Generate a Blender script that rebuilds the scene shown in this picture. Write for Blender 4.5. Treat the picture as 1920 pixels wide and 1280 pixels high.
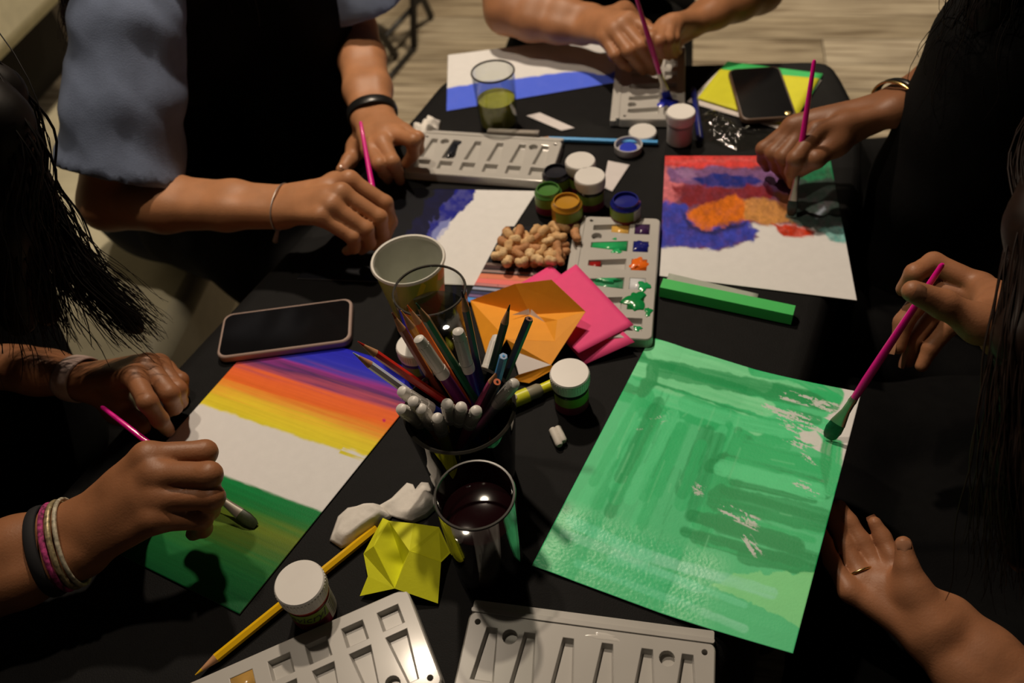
import bpy, bmesh, math, random
import numpy as np
from mathutils import Vector, Matrix
random.seed(7)
for o in list(bpy.data.objects): bpy.data.objects.remove(o)
SCN = bpy.context.scene
COL = SCN.collection

# ------------------------------------------------------------------ camera
W, H, FPX = 1920, 1280, 1600.0
CAM_H, PITCH, ROLL = 0.68843, 0.82040, -0.13160
_F = np.array([0, math.cos(PITCH), -math.sin(PITCH)])
_R0 = np.array([1.0, 0, 0]); _U0 = np.cross(_R0, _F)
_R = math.cos(ROLL)*_R0 + math.sin(ROLL)*_U0
_U = -math.sin(ROLL)*_R0 + math.cos(ROLL)*_U0
CAMO = np.array([0, 0, CAM_H])
cam = bpy.data.cameras.new('camera'); camo = bpy.data.objects.new('camera', cam); COL.objects.link(camo)
camo.matrix_world = Matrix(((_R[0], _U[0], -_F[0], 0), (_R[1], _U[1], -_F[1], 0), (_R[2], _U[2], -_F[2], CAM_H), (0, 0, 0, 1)))
cam.sensor_width = 36; cam.lens = FPX/W*36; cam.clip_start = .02; cam.clip_end = 50
cam.dof.use_dof = True; cam.dof.focus_distance = 0.74; cam.dof.aperture_fstop = 5.0
SCN.camera = camo

# ------------------------------------------------------------------ world and lamps (a dim room lit by warm ceiling lamps)
world = bpy.data.worlds.new('room_dusk'); SCN.world = world; world.use_nodes = True
bg = world.node_tree.nodes['Background']; bg.inputs[0].default_value = (1.0, .82, .62, 1); bg.inputs[1].default_value = .012
def lamp(name, loc, power, color, radius):
    l = bpy.data.lights.new(name, 'POINT'); l.energy = power; l.color = color; l.shadow_soft_size = radius
    o = bpy.data.objects.new(name, l); COL.objects.link(o); o.location = loc; return o
lamp('ceiling_lamp_key', (-.06, 1.50, 1.45), 66, (1.0, .82, .63), .035)
lamp('ceiling_lamp_left', (-.36, .98, 1.62), 26, (1.0, .82, .63), .035)
spot = bpy.data.lights.new('floor_fill_spot', 'SPOT'); spot.energy = 220; spot.color = (1.0, .82, .60); spot.shadow_soft_size = .05; spot.spot_size = math.radians(95); spot.spot_blend = .6  # added fill spot, brightens the far plank floor; no such fitting is known
spo = bpy.data.objects.new('floor_fill_spot', spot); COL.objects.link(spo); spo.location = (.9, 2.9, 1.75); spo.rotation_euler = (math.radians(-6), 0, 0)
SCN.view_settings.view_transform = 'Standard'; SCN.view_settings.look = 'None'
SCN.view_settings.exposure = 0.0; SCN.view_settings.gamma = 1.0; SCN.view_settings.use_curve_mapping = False

# ------------------------------------------------------------------ pixel helpers (photo pixel + height above the table -> point)
def ray(px, py):
    d = _F + _R*(px - W/2)/FPX - _U*(py - H/2)/FPX
    return d/np.linalg.norm(d)
def P(px, py, z=0.0):
    d = ray(px, py); return CAMO + d*((z - CAM_H)/d[2])
def PROJ(p):
    d = np.asarray(p) - CAMO
    return W/2 + FPX*(d@_R)/(d@_F), H/2 - FPX*(d@_U)/(d@_F)
def J(px, py, parent, L, near=True):
    d = ray(px, py); v = np.asarray(parent) - CAMO; t = v@d; q = v@v - t*t
    s = math.sqrt(max(L*L - q, 0)); t = t - s if near else t + s
    return CAMO + d*t
def nrm(v): v = np.asarray(v, float); return v/max(np.linalg.norm(v), 1e-9)

# ------------------------------------------------------------------ colours and materials
def lin(c): c = c/255.0; return c/12.92 if c <= .04045 else ((c + .055)/1.055)**2.4
REF = tuple(lin(v) for v in (214, 201, 182))
def A(r, g, b, k=1.0):            # albedo of a colour read beside white paper of REF brightness
    return tuple(min(.92, .8*k*lin(v)/w) for v, w in zip((r, g, b), REF))
MATS = {}
def mat(name, color=(.5, .5, .5), rough=.6, var=.06, scale=40, bump=0.0, bscale=200, metal=0, coat=0, spec=.4, sss=0, sheen=0, attr=None, trans=0):
    if name in MATS: return MATS[name]
    m = bpy.data.materials.new(name); m.use_nodes = True; nt = m.node_tree; b = nt.nodes['Principled BSDF']; L = nt.links
    b.inputs['Roughness'].default_value = rough; b.inputs['Metallic'].default_value = metal
    b.inputs['Coat Weight'].default_value = coat; b.inputs['Coat Roughness'].default_value = .1
    b.inputs['Specular IOR Level'].default_value = spec; b.inputs['Sheen Weight'].default_value = sheen
    b.inputs['Transmission Weight'].default_value = trans
    if sss:
        b.inputs['Subsurface Weight'].default_value = sss; b.inputs['Subsurface Radius'].default_value = (1, .35, .2); b.inputs['Subsurface Scale'].default_value = .004
    tc = nt.nodes.new('ShaderNodeTexCoord')
    n = nt.nodes.new('ShaderNodeTexNoise'); n.inputs['Scale'].default_value = scale; n.inputs['Detail'].default_value = 4
    L.new(tc.outputs['Object'], n.inputs['Vector'])
    mx = nt.nodes.new('ShaderNodeMix'); mx.data_type = 'RGBA'; mx.blend_type = 'MULTIPLY'; mx.inputs['Factor'].default_value = 1
    rp = nt.nodes.new('ShaderNodeValToRGB'); rp.color_ramp.elements[0].position = .3; rp.color_ramp.elements[1].position = .7
    rp.color_ramp.elements[0].color = (1 - 2*var,)*3 + (1,); rp.color_ramp.elements[1].color = (1, 1, 1, 1)
    L.new(n.outputs['Fac'], rp.inputs['Fac'])
    if attr:
        at = nt.nodes.new('ShaderNodeVertexColor'); at.layer_name = attr; L.new(at.outputs['Color'], mx.inputs[6])
        gl = nt.nodes.new('ShaderNodeAttribute'); gl.attribute_name = 'gloss'
        mr = nt.nodes.new('ShaderNodeMapRange'); mr.inputs['To Min'].default_value = rough; mr.inputs['To Max'].default_value = .24
        L.new(gl.outputs['Fac'], mr.inputs['Value']); L.new(mr.outputs['Result'], b.inputs['Roughness'])
    else: mx.inputs[6].default_value = tuple(color) + (1,)
    L.new(rp.outputs['Color'], mx.inputs[7]); L.new(mx.outputs[2], b.inputs['Base Color'])
    if bump:
        n2 = nt.nodes.new('ShaderNodeTexNoise'); n2.inputs['Scale'].default_value = bscale; n2.inputs['Detail'].default_value = 3
        L.new(tc.outputs['Object'], n2.inputs['Vector'])
        bp = nt.nodes.new('ShaderNodeBump'); bp.inputs['Strength'].default_value = bump; bp.inputs['Distance'].default_value = .001
        L.new(n2.outputs['Fac'], bp.inputs['Height']); L.new(bp.outputs['Normal'], b.inputs['Normal'])
    MATS[name] = m; return m
def glass(name, tint=(.95, .97, .95), gloss=.05, ior=1.45, rough=.02):
    """thin clear wall: tinted see-through plus a Fresnel reflection"""
    if name in MATS: return MATS[name]
    m = bpy.data.materials.new(name); m.use_nodes = True; nt = m.node_tree; nt.nodes.clear(); L = nt.links
    out = nt.nodes.new('ShaderNodeOutputMaterial'); mix = nt.nodes.new('ShaderNodeMixShader')
    tr = nt.nodes.new('ShaderNodeBsdfTransparent'); gg = nt.nodes.new('ShaderNodeBsdfGlossy'); lw = nt.nodes.new('ShaderNodeLayerWeight'); lw.inputs[0].default_value = .5; pw_ = nt.nodes.new('ShaderNodeMath'); pw_.operation = 'POWER'; pw_.inputs[1].default_value = 4.0; fr = nt.nodes.new('ShaderNodeMath'); fr.operation = 'MULTIPLY_ADD'; fr.inputs[1].default_value = .75; fr.inputs[2].default_value = gloss; L.new(lw.outputs['Facing'], pw_.inputs[0]); L.new(pw_.outputs[0], fr.inputs[0])
    nz = nt.nodes.new('ShaderNodeTexNoise'); nz.inputs['Scale'].default_value = 60
    rp = nt.nodes.new('ShaderNodeValToRGB'); rp.color_ramp.elements[0].color = tuple(.96*t for t in tint) + (1,); rp.color_ramp.elements[1].color = tuple(tint) + (1,)
    L.new(nz.outputs['Fac'], rp.inputs['Fac']); L.new(rp.outputs['Color'], tr.inputs['Color'])
    gg.inputs['Roughness'].default_value = rough
    L.new(fr.outputs[0], mix.inputs[0]); L.new(tr.outputs[0], mix.inputs[1]); L.new(gg.outputs[0], mix.inputs[2]); L.new(mix.outputs[0], out.inputs[0])
    MATS[name] = m; return m

# ------------------------------------------------------------------ mesh collector
def wloc(o):
    v = Vector((0, 0, 0))
    while o: v = v + Vector(o.location); o = o.parent
    return v
class MB:
    def __init__(s): s.v = []; s.f = []; s.mi = []
    def add(s, vs, fs, mi=0):
        n = len(s.v); s.v += [tuple(map(float, v)) for v in vs]; s.f += [tuple(i + n for i in f) for f in fs]; s.mi += [mi]*len(fs); return s
    def lathe(s, prof, c=(0, 0, 0), seg=32, ax=None, mi=0, caps=True, closed=False):
        """prof: list of (radius, height) along axis from c"""
        c = np.asarray(c, float); ax = nrm(ax if ax is not None else (0, 0, 1))
        t = np.array([1, 0, 0]) if abs(ax[0]) < .9 else np.array([0, 1, 0])
        e1 = nrm(np.cross(ax, t)); e2 = np.cross(ax, e1); vs = []; fs = []
        for r, h in prof:
            for k in range(seg):
                a = 2*math.pi*k/seg; vs.append(c + ax*h + (e1*math.cos(a) + e2*math.sin(a))*max(r, 1e-5))
        for i in range(len(prof)-1):
            for k in range(seg):
                k2 = (k+1) % seg; fs.append((i*seg+k, i*seg+k2, (i+1)*seg+k2, (i+1)*seg+k))
        if closed:
            m_ = len(prof)-1; fs += [(m_*seg+k, m_*seg+(k+1) % seg, (k+1) % seg, k) for k in range(seg)]
        elif caps: fs.append(tuple(range(seg))[::-1]); fs.append(tuple((len(prof)-1)*seg+k for k in range(seg)))
        return s.add(vs, fs, mi)
    def tube(s, pts, rad, seg=8, mi=0, flat=1.0, up=None):
        pts = [np.asarray(p, float) for p in pts]; n = len(pts)
        rad = [rad]*n if np.isscalar(rad) else list(rad)
        vs = []; fs = []; prev = None
        for i, p in enumerate(pts):
            d = nrm(pts[min(i+1, n-1)] - pts[max(i-1, 0)])
            if prev is None:
                t = np.asarray(up, float) if up is not None else (np.array([0, 0, 1.]) if abs(d[2]) < .9 else np.array([1., 0, 0]))
            else: t = prev
            e1 = nrm(t - d*(t@d)); prev = e1; e2 = np.cross(d, e1)
            for k in range(seg):
                a = 2*math.pi*k/seg; vs.append(p + rad[i]*(e1*math.cos(a)*flat + e2*math.sin(a)))
        for i in range(n-1):
            for k in range(seg):
                k2 = (k+1) % seg; fs.append((i*seg+k, i*seg+k2, (i+1)*seg+k2, (i+1)*seg+k))
        fs.append(tuple(range(seg))[::-1]); fs.append(tuple((n-1)*seg+k for k in range(seg)))
        return s.add(vs, fs, mi)
    def hull_box(s, c, ux, uy, uz, dx, dy, dz, mi=0):
        c, ux, uy, uz = map(lambda v: np.asarray(v, float), (c, ux, uy, uz)); vs = []
        for k in (-1, 1):
            for a, b in ((-1, -1), (1, -1), (1, 1), (-1, 1)): vs.append(c + ux*dx/2*a + uy*dy/2*b + uz*dz/2*k)
        return s.add(vs, [(3, 2, 1, 0), (4, 5, 6, 7), (0, 1, 5, 4), (1, 2, 6, 5), (2, 3, 7, 6), (3, 0, 4, 7)], mi)
    def prism(s, loop, z0v, z1v, mi=0):
        """loop of points, extruded between offsets z0v and z1v (vectors)"""
        n = len(loop); a = [np.asarray(p) + z0v for p in loop]; b = [np.asarray(p) + z1v for p in loop]
        fs = [tuple(range(n))[::-1], tuple(range(n, 2*n))] + [(i, (i+1) % n, n+(i+1) % n, n+i) for i in range(n)]
        return s.add(a + b, fs, mi)
    def build(s, name, m, parent=None, smooth=True, origin=None, bevel=0, subsurf=0, solid=0, autosmooth=True):
        me = bpy.data.meshes.new(name)
        off = wloc(parent) if parent else Vector(origin if origin is not None else (0, 0, 0))
        ar = np.array(s.v) - np.array(off)
        me.from_pydata(ar.tolist(), [], s.f); me.update()
        ms = m if isinstance(m, (list, tuple)) else [m]
        for q in ms: me.materials.append(q)
        if len(ms) > 1: me.polygons.foreach_set('material_index', s.mi)
        bm = bmesh.new(); bm.from_mesh(me); bmesh.ops.recalc_face_normals(bm, faces=bm.faces)
        if smooth and autosmooth:
            for e in bm.edges:
                if len(e.link_faces) == 2 and e.calc_face_angle(0) > .55: e.smooth = False
        bm.to_mesh(me); bm.free()
        me.polygons.foreach_set('use_smooth', [smooth]*len(me.polygons)); me.update()
        o = bpy.data.objects.new(name, me); COL.objects.link(o)
        if parent: o.parent = parent
        else: o.location = off
        if bevel:
            md = o.modifiers.new('bevel', 'BEVEL'); md.width = bevel; md.segments = 2; md.limit_method = 'ANGLE'
        if solid:
            md = o.modifiers.new('solid', 'SOLIDIFY'); md.thickness = solid; md.offset = 0
        if subsurf:
            md = o.modifiers.new('sub', 'SUBSURF'); md.levels = subsurf; md.render_levels = subsurf
        return o
def tag(o, label=None, cat=None, group=None, kind=None):
    if label: o['label'] = label
    if cat: o['category'] = cat
    if group: o['group'] = group
    if kind: o['kind'] = kind
    return o
def thing(name, label, cat, loc=(0, 0, 0), group=None):
    o = bpy.data.objects.new(name, None); COL.objects.link(o); o.location = tuple(map(float, loc)); o.empty_display_size = .02
    return tag(o, label, cat, group)

# ------------------------------------------------------------------ noise
_rs = np.random.RandomState(3); _T = _rs.rand(256, 256)
def vnoise(x, y, seed=0):
    x = np.asarray(x, float) + seed*37.17; y = np.asarray(y, float) + seed*91.7
    xi = np.floor(x).astype(int); yi = np.floor(y).astype(int); fx = x - xi; fy = y - yi
    fx = fx*fx*(3-2*fx); fy = fy*fy*(3-2*fy); g = lambda a, b: _T[a % 256, b % 256]
    return (g(xi, yi)*(1-fx) + g(xi+1, yi)*fx)*(1-fy) + (g(xi, yi+1)*(1-fx) + g(xi+1, yi+1)*fx)*fy
def fbm(x, y, seed=0, o=4):
    s = 0; a = .5; t = 0
    for k in range(o): s = s + a*vnoise(x*2**k, y*2**k, seed+k); t += a; a *= .5
    return s/t
def sstep(a, b, x): t = np.clip((x-a)/(b-a), 0, 1); return t*t*(3-2*t)
def polydist(X, Y, pts):
    """distance to a polyline, distance along it, and side-signed distance"""
    best = np.full(X.shape, 1e9); al = np.zeros(X.shape); sg = np.zeros(X.shape); acc = 0
    for (x0, y0), (x1, y1) in zip(pts[:-1], pts[1:]):
        dx, dy = x1-x0, y1-y0; L = math.hypot(dx, dy); t = np.clip(((X-x0)*dx + (Y-y0)*dy)/(L*L), 0, 1)
        d = np.hypot(X-x0-t*dx, Y-y0-t*dy); m = d < best; best = np.where(m, d, best); al = np.where(m, acc+t*L, al)
        c = ((X-x0)*dy - (Y-y0)*dx)/L; sg = np.where(m, c, sg); acc += L
    return best, al, sg, acc
def inpoly(X, Y, pts):
    ins = np.zeros(X.shape, bool); n = len(pts)
    for i in range(n):
        (x0, y0), (x1, y1) = pts[i], pts[(i+1) % n]
        c = ((y0 > Y) != (y1 > Y)) & (X < (x1-x0)*(Y-y0)/((y1-y0) or 1e-9) + x0); ins ^= c
    return ins
class Canvas:
    """colours on the vertices of a sheet; X, Y are photo pixels of the vertices"""
    def __init__(s, X, Y, base): s.X = X; s.Y = Y; s.C = np.ones(X.shape + (3,))*np.array(base); s.G = np.zeros(X.shape); s.R = np.zeros(X.shape)
    def lay(s, a, col, gloss=None, relief=0):
        col = np.asarray(col); s.C = s.C*(1-a[..., None]) + col*a[..., None]
        if gloss is not None: s.G = s.G*(1-a) + gloss*a
        if relief: s.R = s.R + relief*a
    def stroke(s, pts, w, col, alpha=.9, seed=0, streak=.5, gloss=.4, relief=0, dry=0.0):
        d, al, sg, L = polydist(s.X, s.Y, pts)
        n = fbm(sg*.22, al*.012, seed); e = fbm(s.X*.05, s.Y*.05, seed+9)
        cov = sstep(-2, 2.5, w/2 + (e-.5)*w*.25 - d)
        if dry: cov = cov*sstep(dry-.12, dry+.12, fbm(sg*.35, al*.03, seed+5) + .25*(1-al/max(L, 1)))
        a = cov*np.clip(alpha*(1-streak + 2*streak*n), 0, 1); s.lay(a, col, gloss, relief)
    def blob(s, pts, col, alpha=1, rag=6, seed=0, streak=.15, gloss=.3, fr=.06, soft=1.5):
        n1 = (fbm(s.X*fr, s.Y*fr, seed)-.5)*rag*3; n2 = (fbm(s.X*fr, s.Y*fr, seed+3)-.5)*rag*3
        X, Y = s.X+n1, s.Y+n2; ins = inpoly(X, Y, pts); d = polydist(X, Y, list(pts)+[pts[0]])[0]
        a = sstep(-soft, soft, np.where(ins, d, -d))*alpha*(1-streak*.25*sstep(.35, .75, fbm(s.X*.09, s.Y*.09, seed+6))); s.lay(np.clip(a, 0, 1), col, gloss)
    def drybrush(s, a, b, col, n=6, gap=4.5, seed=0, alpha=.85):
        (x0, y0), (x1, y1) = a, b; L = math.hypot(x1-x0, y1-y0); nx, ny = -(y1-y0)/L, (x1-x0)/L
        al = ((s.X-x0)*(x1-x0)+(s.Y-y0)*(y1-y0))/L; cr = (s.X-x0)*nx+(s.Y-y0)*ny
        m = sstep(0, 10, al+(fbm(cr*.4, cr*0, seed)-.5)*30)*sstep(0, 10, L-al+(fbm(cr*.4, cr*0+3, seed)-.5)*30)*sstep(0, 3, n*gap/2-np.abs(cr))
        g = sstep(.50, .60, fbm(cr/gap*1.1, al*.035, seed+1, 3)*.7+.3*fbm(s.X*.35, s.Y*.35, seed+2, 2)); s.lay(m*g*alpha, col, .2)
    def mottle(s, mask, amt, seed, fr=.08): s.C = s.C*(1 + mask[..., None]*amt*(fbm(s.X*fr, s.Y*fr, seed)[..., None]-.5)*2)
def sheet(name, corners, nu, nv, paint, label, cat, m, thick=.0004, zfun=None, base=(.8, .8, .8), parent=None, group=None):
    """corners TL,TR,BR,BL in world; paint(canvas,u,v) colours the vertices"""
    TL, TR, BR, BL = [np.asarray(c, float) for c in corners]
    u, v = np.meshgrid(np.linspace(0, 1, nu), np.linspace(0, 1, nv)); U3 = u[..., None]; V3 = v[..., None]
    Q = (TL*(1-U3)+TR*U3)*(1-V3) + (BL*(1-U3)+BR*U3)*V3
    if zfun is not None: Q[..., 2] += zfun(u, v)
    d = Q - CAMO; X = W/2 + FPX*(d@_R)/(d@_F); Y = H/2 - FPX*(d@_U)/(d@_F)
    cv = Canvas(X, Y, base); paint(cv, u, v)
    nrmv = nrm(np.cross(TR-TL, TL-BL)); Q = Q + nrmv*cv.R[..., None]
    vs = Q.reshape(-1, 3); idx = np.arange(nu*nv).reshape(nv, nu)
    f = np.stack([idx[:-1, :-1], idx[1:, :-1], idx[1:, 1:], idx[:-1, 1:]], -1).reshape(-1, 4).tolist()
    loop = list(idx[0, :]) + list(idx[1:, -1]) + list(idx[-1, -2::-1]) + list(idx[-2:0:-1, 0]); nb = len(loop); n0 = nu*nv
    low = vs[loop] - nrmv*thick
    f += [(loop[i], loop[(i+1) % nb], n0+(i+1) % nb, n0+i) for i in range(nb)]
    gi = np.unique(np.linspace(0, nv-1, 16).astype(int)); gj = np.unique(np.linspace(0, nu-1, 16).astype(int)); sub = vs[idx[np.ix_(gi, gj)].ravel()] - nrmv*thick
    k0 = n0+nb; ng = len(gj); f += [(k0+i*ng+j, k0+i*ng+j+1, k0+(i+1)*ng+j+1, k0+(i+1)*ng+j) for i in range(len(gi)-1) for j in range(ng-1)]; low = np.vstack([low, sub])
    allv = np.vstack([vs, low]); org = allv.mean(0); org[2] = allv[:, 2].min()
    me = bpy.data.meshes.new(name); me.from_pydata((allv-org).tolist(), [], f); me.materials.append(m)
    ca = me.color_attributes.new('paint', 'FLOAT_COLOR', 'POINT'); arr = np.ones((len(allv), 4)); arr[:n0, :3] = np.clip(cv.C.reshape(-1, 3), 0, .95); arr[n0:, :3] = base
    ca.data.foreach_set('color', arr.ravel())
    ga = me.attributes.new('gloss', 'FLOAT', 'POINT'); g = np.zeros(len(allv)); g[:n0] = np.clip(cv.G.ravel(), 0, 1); ga.data.foreach_set('value', g)
    me.polygons.foreach_set('use_smooth', [True]*len(me.polygons)); me.update()
    o = bpy.data.objects.new(name, me); COL.objects.link(o); o.location = org
    return tag(o, label, cat, group)
def rect_px(c4, z=0):
    """px corners TL,TR,BR,BL -> centre, unit axes, width, height on plane z"""
    a, b, c, d = [P(x, y, z) for x, y in c4]; ctr = (a+b+c+d)/4; ux = nrm((b-a)+(c-d)); uy = (a-d)+(b-c); uy = nrm(uy-ux*(uy@ux))
    return ctr, ux, uy, (np.linalg.norm(b-a)+np.linalg.norm(c-d))/2, (np.linalg.norm(a-d)+np.linalg.norm(b-c))/2
def rrect(w, h, r, n=6):
    pts = []
    for cx, cy, a0 in ((w/2-r, h/2-r, 0), (-w/2+r, h/2-r, 90), (-w/2+r, -h/2+r, 180), (w/2-r, -h/2+r, 270)):
        for k in range(n+1):
            a = math.radians(a0+90*k/n); pts.append((cx+r*math.cos(a), cy+r*math.sin(a)))
    return pts
# ================================================================== setting
FLOOR = -.74
wood = []
for i, c in enumerate(((.40, .345, .25), (.44, .38, .28), (.36, .305, .215), (.47, .41, .31), (.34, .28, .19))):
    m = mat('whitewashed_plank_%d' % i, c, .55, .10, 3, .2, 60)
    nt = m.node_tree; b = nt.nodes['Principled BSDF']     # long grain and worn dark streaks along the plank
    tc = nt.nodes.new('ShaderNodeTexCoord'); mp = nt.nodes.new('ShaderNodeMapping'); mp.inputs['Scale'].default_value = (1.6, 26, 1)
    ns = nt.nodes.new('ShaderNodeTexNoise'); ns.inputs['Scale'].default_value = 2.2; ns.inputs['Detail'].default_value = 6
    rp = nt.nodes.new('ShaderNodeValToRGB'); rp.color_ramp.elements[0].position = .33; rp.color_ramp.elements[0].color = (.22, .16, .10, 1); rp.color_ramp.elements[1].position = .56; rp.color_ramp.elements[1].color = (1, 1, 1, 1)
    mx = nt.nodes.new('ShaderNodeMix'); mx.data_type = 'RGBA'; mx.blend_type = 'MULTIPLY'; mx.inputs['Factor'].default_value = .85
    nt.links.new(tc.outputs['Object'], mp.inputs[0]); nt.links.new(mp.outputs[0], ns.inputs['Vector']); nt.links.new(ns.outputs['Fac'], rp.inputs[0])
    old = b.inputs['Base Color'].links[0].from_socket; nt.links.new(old, mx.inputs[6]); nt.links.new(rp.outputs[0], mx.inputs[7]); nt.links.new(mx.outputs[2], b.inputs['Base Color'])
    wood.append(m)
fl = MB(); fl.hull_box((0, 1.6, FLOOR-.03), (1, 0, 0), (0, 1, 0), (0, 0, 1), 7.4, 7.4, .03)
floor = tag(fl.build('floor', mat('dark_subfloor', (.05, .04, .03), .8), origin=(0, 1.6, FLOOR-.045), smooth=False), kind='structure')
dirx = nrm(P(1700, 60, FLOOR) - P(1100, 60, FLOOR)); diry = np.array([-dirx[1], dirx[0], 0])
random.seed(11); pw = .15; pc = np.array([0, 1.6, 0])
plank_me = {}
for row in range(-23, 24):
    x = -3.6 + random.uniform(-1.2, 0)
    while x < 3.6:
        L = 1.5; c = pc + diry*row*pw + dirx*(x + L/2)
        x += L
        if abs(c[0]) > 3.0 or abs(c[1]-1.6) > 3.2: continue
        k = random.randrange(5)
        if k not in plank_me:
            mb = MB(); mb.hull_box((0, 0, -.0075), (1, 0, 0), (0, 1, 0), (0, 0, 1), L-.004, pw-.004, .015)
            o = mb.build('plank', wood[k], floor, smooth=False); plank_me[k] = o.data
            plank_me[k].transform(Matrix.Translation(wloc(floor)))
        else:
            o = bpy.data.objects.new('plank', plank_me[k]); COL.objects.link(o); o.parent = floor
        o.location = Vector(c) + Vector((0, 0, FLOOR)) - wloc(floor) + Vector((0, 0, random.uniform(-.0015, 0))); o.rotation_euler = (0, 0, math.atan2(dirx[1], dirx[0]))

# ---- sofa: cream seat, backrest behind, dark base frame
cream = mat('cream_leatherette', (.62, .58, .42), .5, .08, 25, .25, 300)
dark_frame = mat('dark_sofa_frame', (.012, .010, .008), .6)
ed0, ed1 = P(320, 577, -.3), P(313, 690, -.3)
sdir = nrm(np.array([math.sin(math.radians(12)), math.cos(math.radians(12)), 0])); sn = np.array([-sdir[1], sdir[0], 0])
front = (ed0+ed1)/2
sofa = thing('sofa', 'cream upholstered sofa behind the left-hand painters', 'sofa', (front[0]-.3, front[1]+.3, FLOOR))
def sbox(name, along, back, z0, z1, la, lb, m, bev):
    c = front + sdir*along + sn*back; c = np.array([c[0], c[1], (z0+z1)/2])
    return MB().hull_box(c, sdir, sn, (0, 0, 1), la, lb, z1-z0).build(name, m, sofa, bevel=bev)
for k in range(3): sbox('seat_cushion', -.45 + k*.67, .30, -.46, -.30, .66, .60, cream, .03)
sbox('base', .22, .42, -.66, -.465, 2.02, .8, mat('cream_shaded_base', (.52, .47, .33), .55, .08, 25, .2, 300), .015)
for k in range(3): sbox('back_cushion', -.45 + k*.67, .74, -.20, .30, .66, .2, cream, .05)
sbox('back_frame', .22, .88, -.46, .26, 2.02, .06, dark_frame, .01)
for a in (-.7, 1.14):
    for bk in (.1, .75): sbox('leg', a, bk, FLOOR, -.66, .06, .06, dark_frame, .005)

# ---- folding stool in the background
stool = thing('folding_stool', 'black folding stool with crossed legs standing on plank floor', 'stool', P(745, 105, FLOOR))
bm_ = mat('black_metal', (.012, .011, .010), .45)
f1, f2 = P(742, 104, FLOOR+.012), P(808, 30, FLOOR+.012); up1, up2 = P(640, -40, FLOOR+.40), P(735, -130, FLOOR+.40)
g1, g2 = np.array([up1[0], up1[1], FLOOR+.012]), np.array([up2[0], up2[1], FLOOR+.012])
h1, h2 = np.array([f1[0], f1[1], FLOOR+.40]), np.array([f2[0], f2[1], FLOOR+.40])
for a, b in ((f1, up1), (f2, up2), (g1, h1), (g2, h2)): MB().tube([a, b], .013, 8).build('leg', bm_, stool)
for a, b in ((f1*.75+up1*.25, f2*.75+up2*.25), (g1, g2)): MB().tube([a, b], .009, 8).build('stretcher', bm_, stool)
MB().add([up1, up2, h2, h1] + [q+np.array([0, 0, .025]) for q in (up1, up2, h2, h1)], [(0, 1, 2, 3), (4, 5, 6, 7), (0, 1, 5, 4), (1, 2, 6, 5), (2, 3, 7, 6), (3, 0, 4, 7)]).build('seat', mat('black_canvas', (.01, .01, .01), .8), stool, bevel=.006)

# ---- table and its black cloth
OUT = [(-.045, 1.225), (.25, 1.18), (.525, 1.125), (.512, .98), (.462, .85), (.325, .60), (.168, .33), (.03, .10), (-.20, .05), (-.62, .14), (-.56, .36), (-.362, .695), (-.10, 1.12)]
def dens(pts, step):
    r = []
    for (a, b) in zip(pts, pts[1:]+pts[:1]):
        L = math.dist(a, b); n = max(1, int(L/step)); r += [(a[0]+(b[0]-a[0])*k/n, a[1]+(b[1]-a[1])*k/n) for k in range(n)]
    return r
loop = np.array(dens(OUT, .012)); cen = loop.mean(0)
for it in range(6): loop = (np.roll(loop, 1, 0) + 2*loop + np.roll(loop, -1, 0))/4
tabl = thing('table', 'low table hidden under a black cloth', 'table', (cen[0], cen[1], FLOOR))
inn = [(x, y, 0) for x, y in (cen + (loop - cen)*.965)[::4]]
MB().prism(inn, np.array([0, 0, -.028]), np.array([0, 0, -.004])).build('tabletop', mat('dark_tabletop', (.05, .03, .02), .5), tabl)
for x, y in ((.42, 1.05), (.02, 1.10), (-.42, .28), (.0, .17)):
    MB().hull_box((x, y, (FLOOR-.028)/2), (1, 0, 0), (0, 1, 0), (0, 0, 1), .05, .05, -FLOOR-.028).build('leg', mat('dark_tabletop'), tabl)
cm = mat('black_tablecloth', (.0048, .0048, .0052), .7, .15, 60, .35, 900, spec=.18)
vs = []; fs = []; n = len(loop); rings = [1, .985, .95, .85, .7, .5, .3, .12]
for s in rings:
    q = cen + (loop-cen)*s
    for x, y in q: vs.append((x, y, -.0008 + .0007*fbm(np.array(x*9), np.array(y*9), 4) - (.0025 if s == 1 else 0)))
for r in range(len(rings)-1):
    for i in range(n): fs.append((r*n+i, r*n+(i+1) % n, (r+1)*n+(i+1) % n, (r+1)*n+i))
fs.append(tuple((len(rings)-1)*n+i for i in range(n)))
base0 = 0; prev = list(range(n))
arc = np.cumsum(np.r_[0, np.linalg.norm(np.diff(loop, axis=0), axis=1)])
outn = np.roll(loop, -1, 0) - np.roll(loop, 1, 0); outn = np.stack([outn[:, 1], -outn[:, 0]], 1); outn /= np.linalg.norm(outn, axis=1)[:, None]
if ((loop-cen)*outn).sum() < 0: outn = -outn
for k, dz in enumerate((.012, .04, .09, .16, .26, .40, .52)):
    amp = .003 + .07*dz; w = .012*min(1, k/2+.4) + amp*(np.sin(arc*38)+.5*np.sin(arc*23+1))*.5*(k > 0)
    q = loop + outn*(w+.002)[:, None]; ix = len(vs); vs += [(x, y, -dz) for x, y in q]
    cur = list(range(ix, ix+n)); fs += [(prev[(i+1) % n], prev[i], cur[i], cur[(i+1) % n]) for i in range(n)]; prev = cur
tcl = MB().add(vs, fs).build('tablecloth', cm, origin=(cen[0], cen[1], -.52), autosmooth=False)
tag(tcl, 'plain black cloth draped over the shared table', 'tablecloth')

# ================================================================== paintings
paperm = mat('painted_paper', rough=.75, var=.02, scale=90, attr='paint', bump=.12, bscale=700, spec=.12)
glossm = mat('wet_painted_paper', rough=.6, var=.02, scale=90, attr='paint', bump=.15, bscale=420, spec=.22)
PAPER = (.80, .80, .80)
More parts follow.
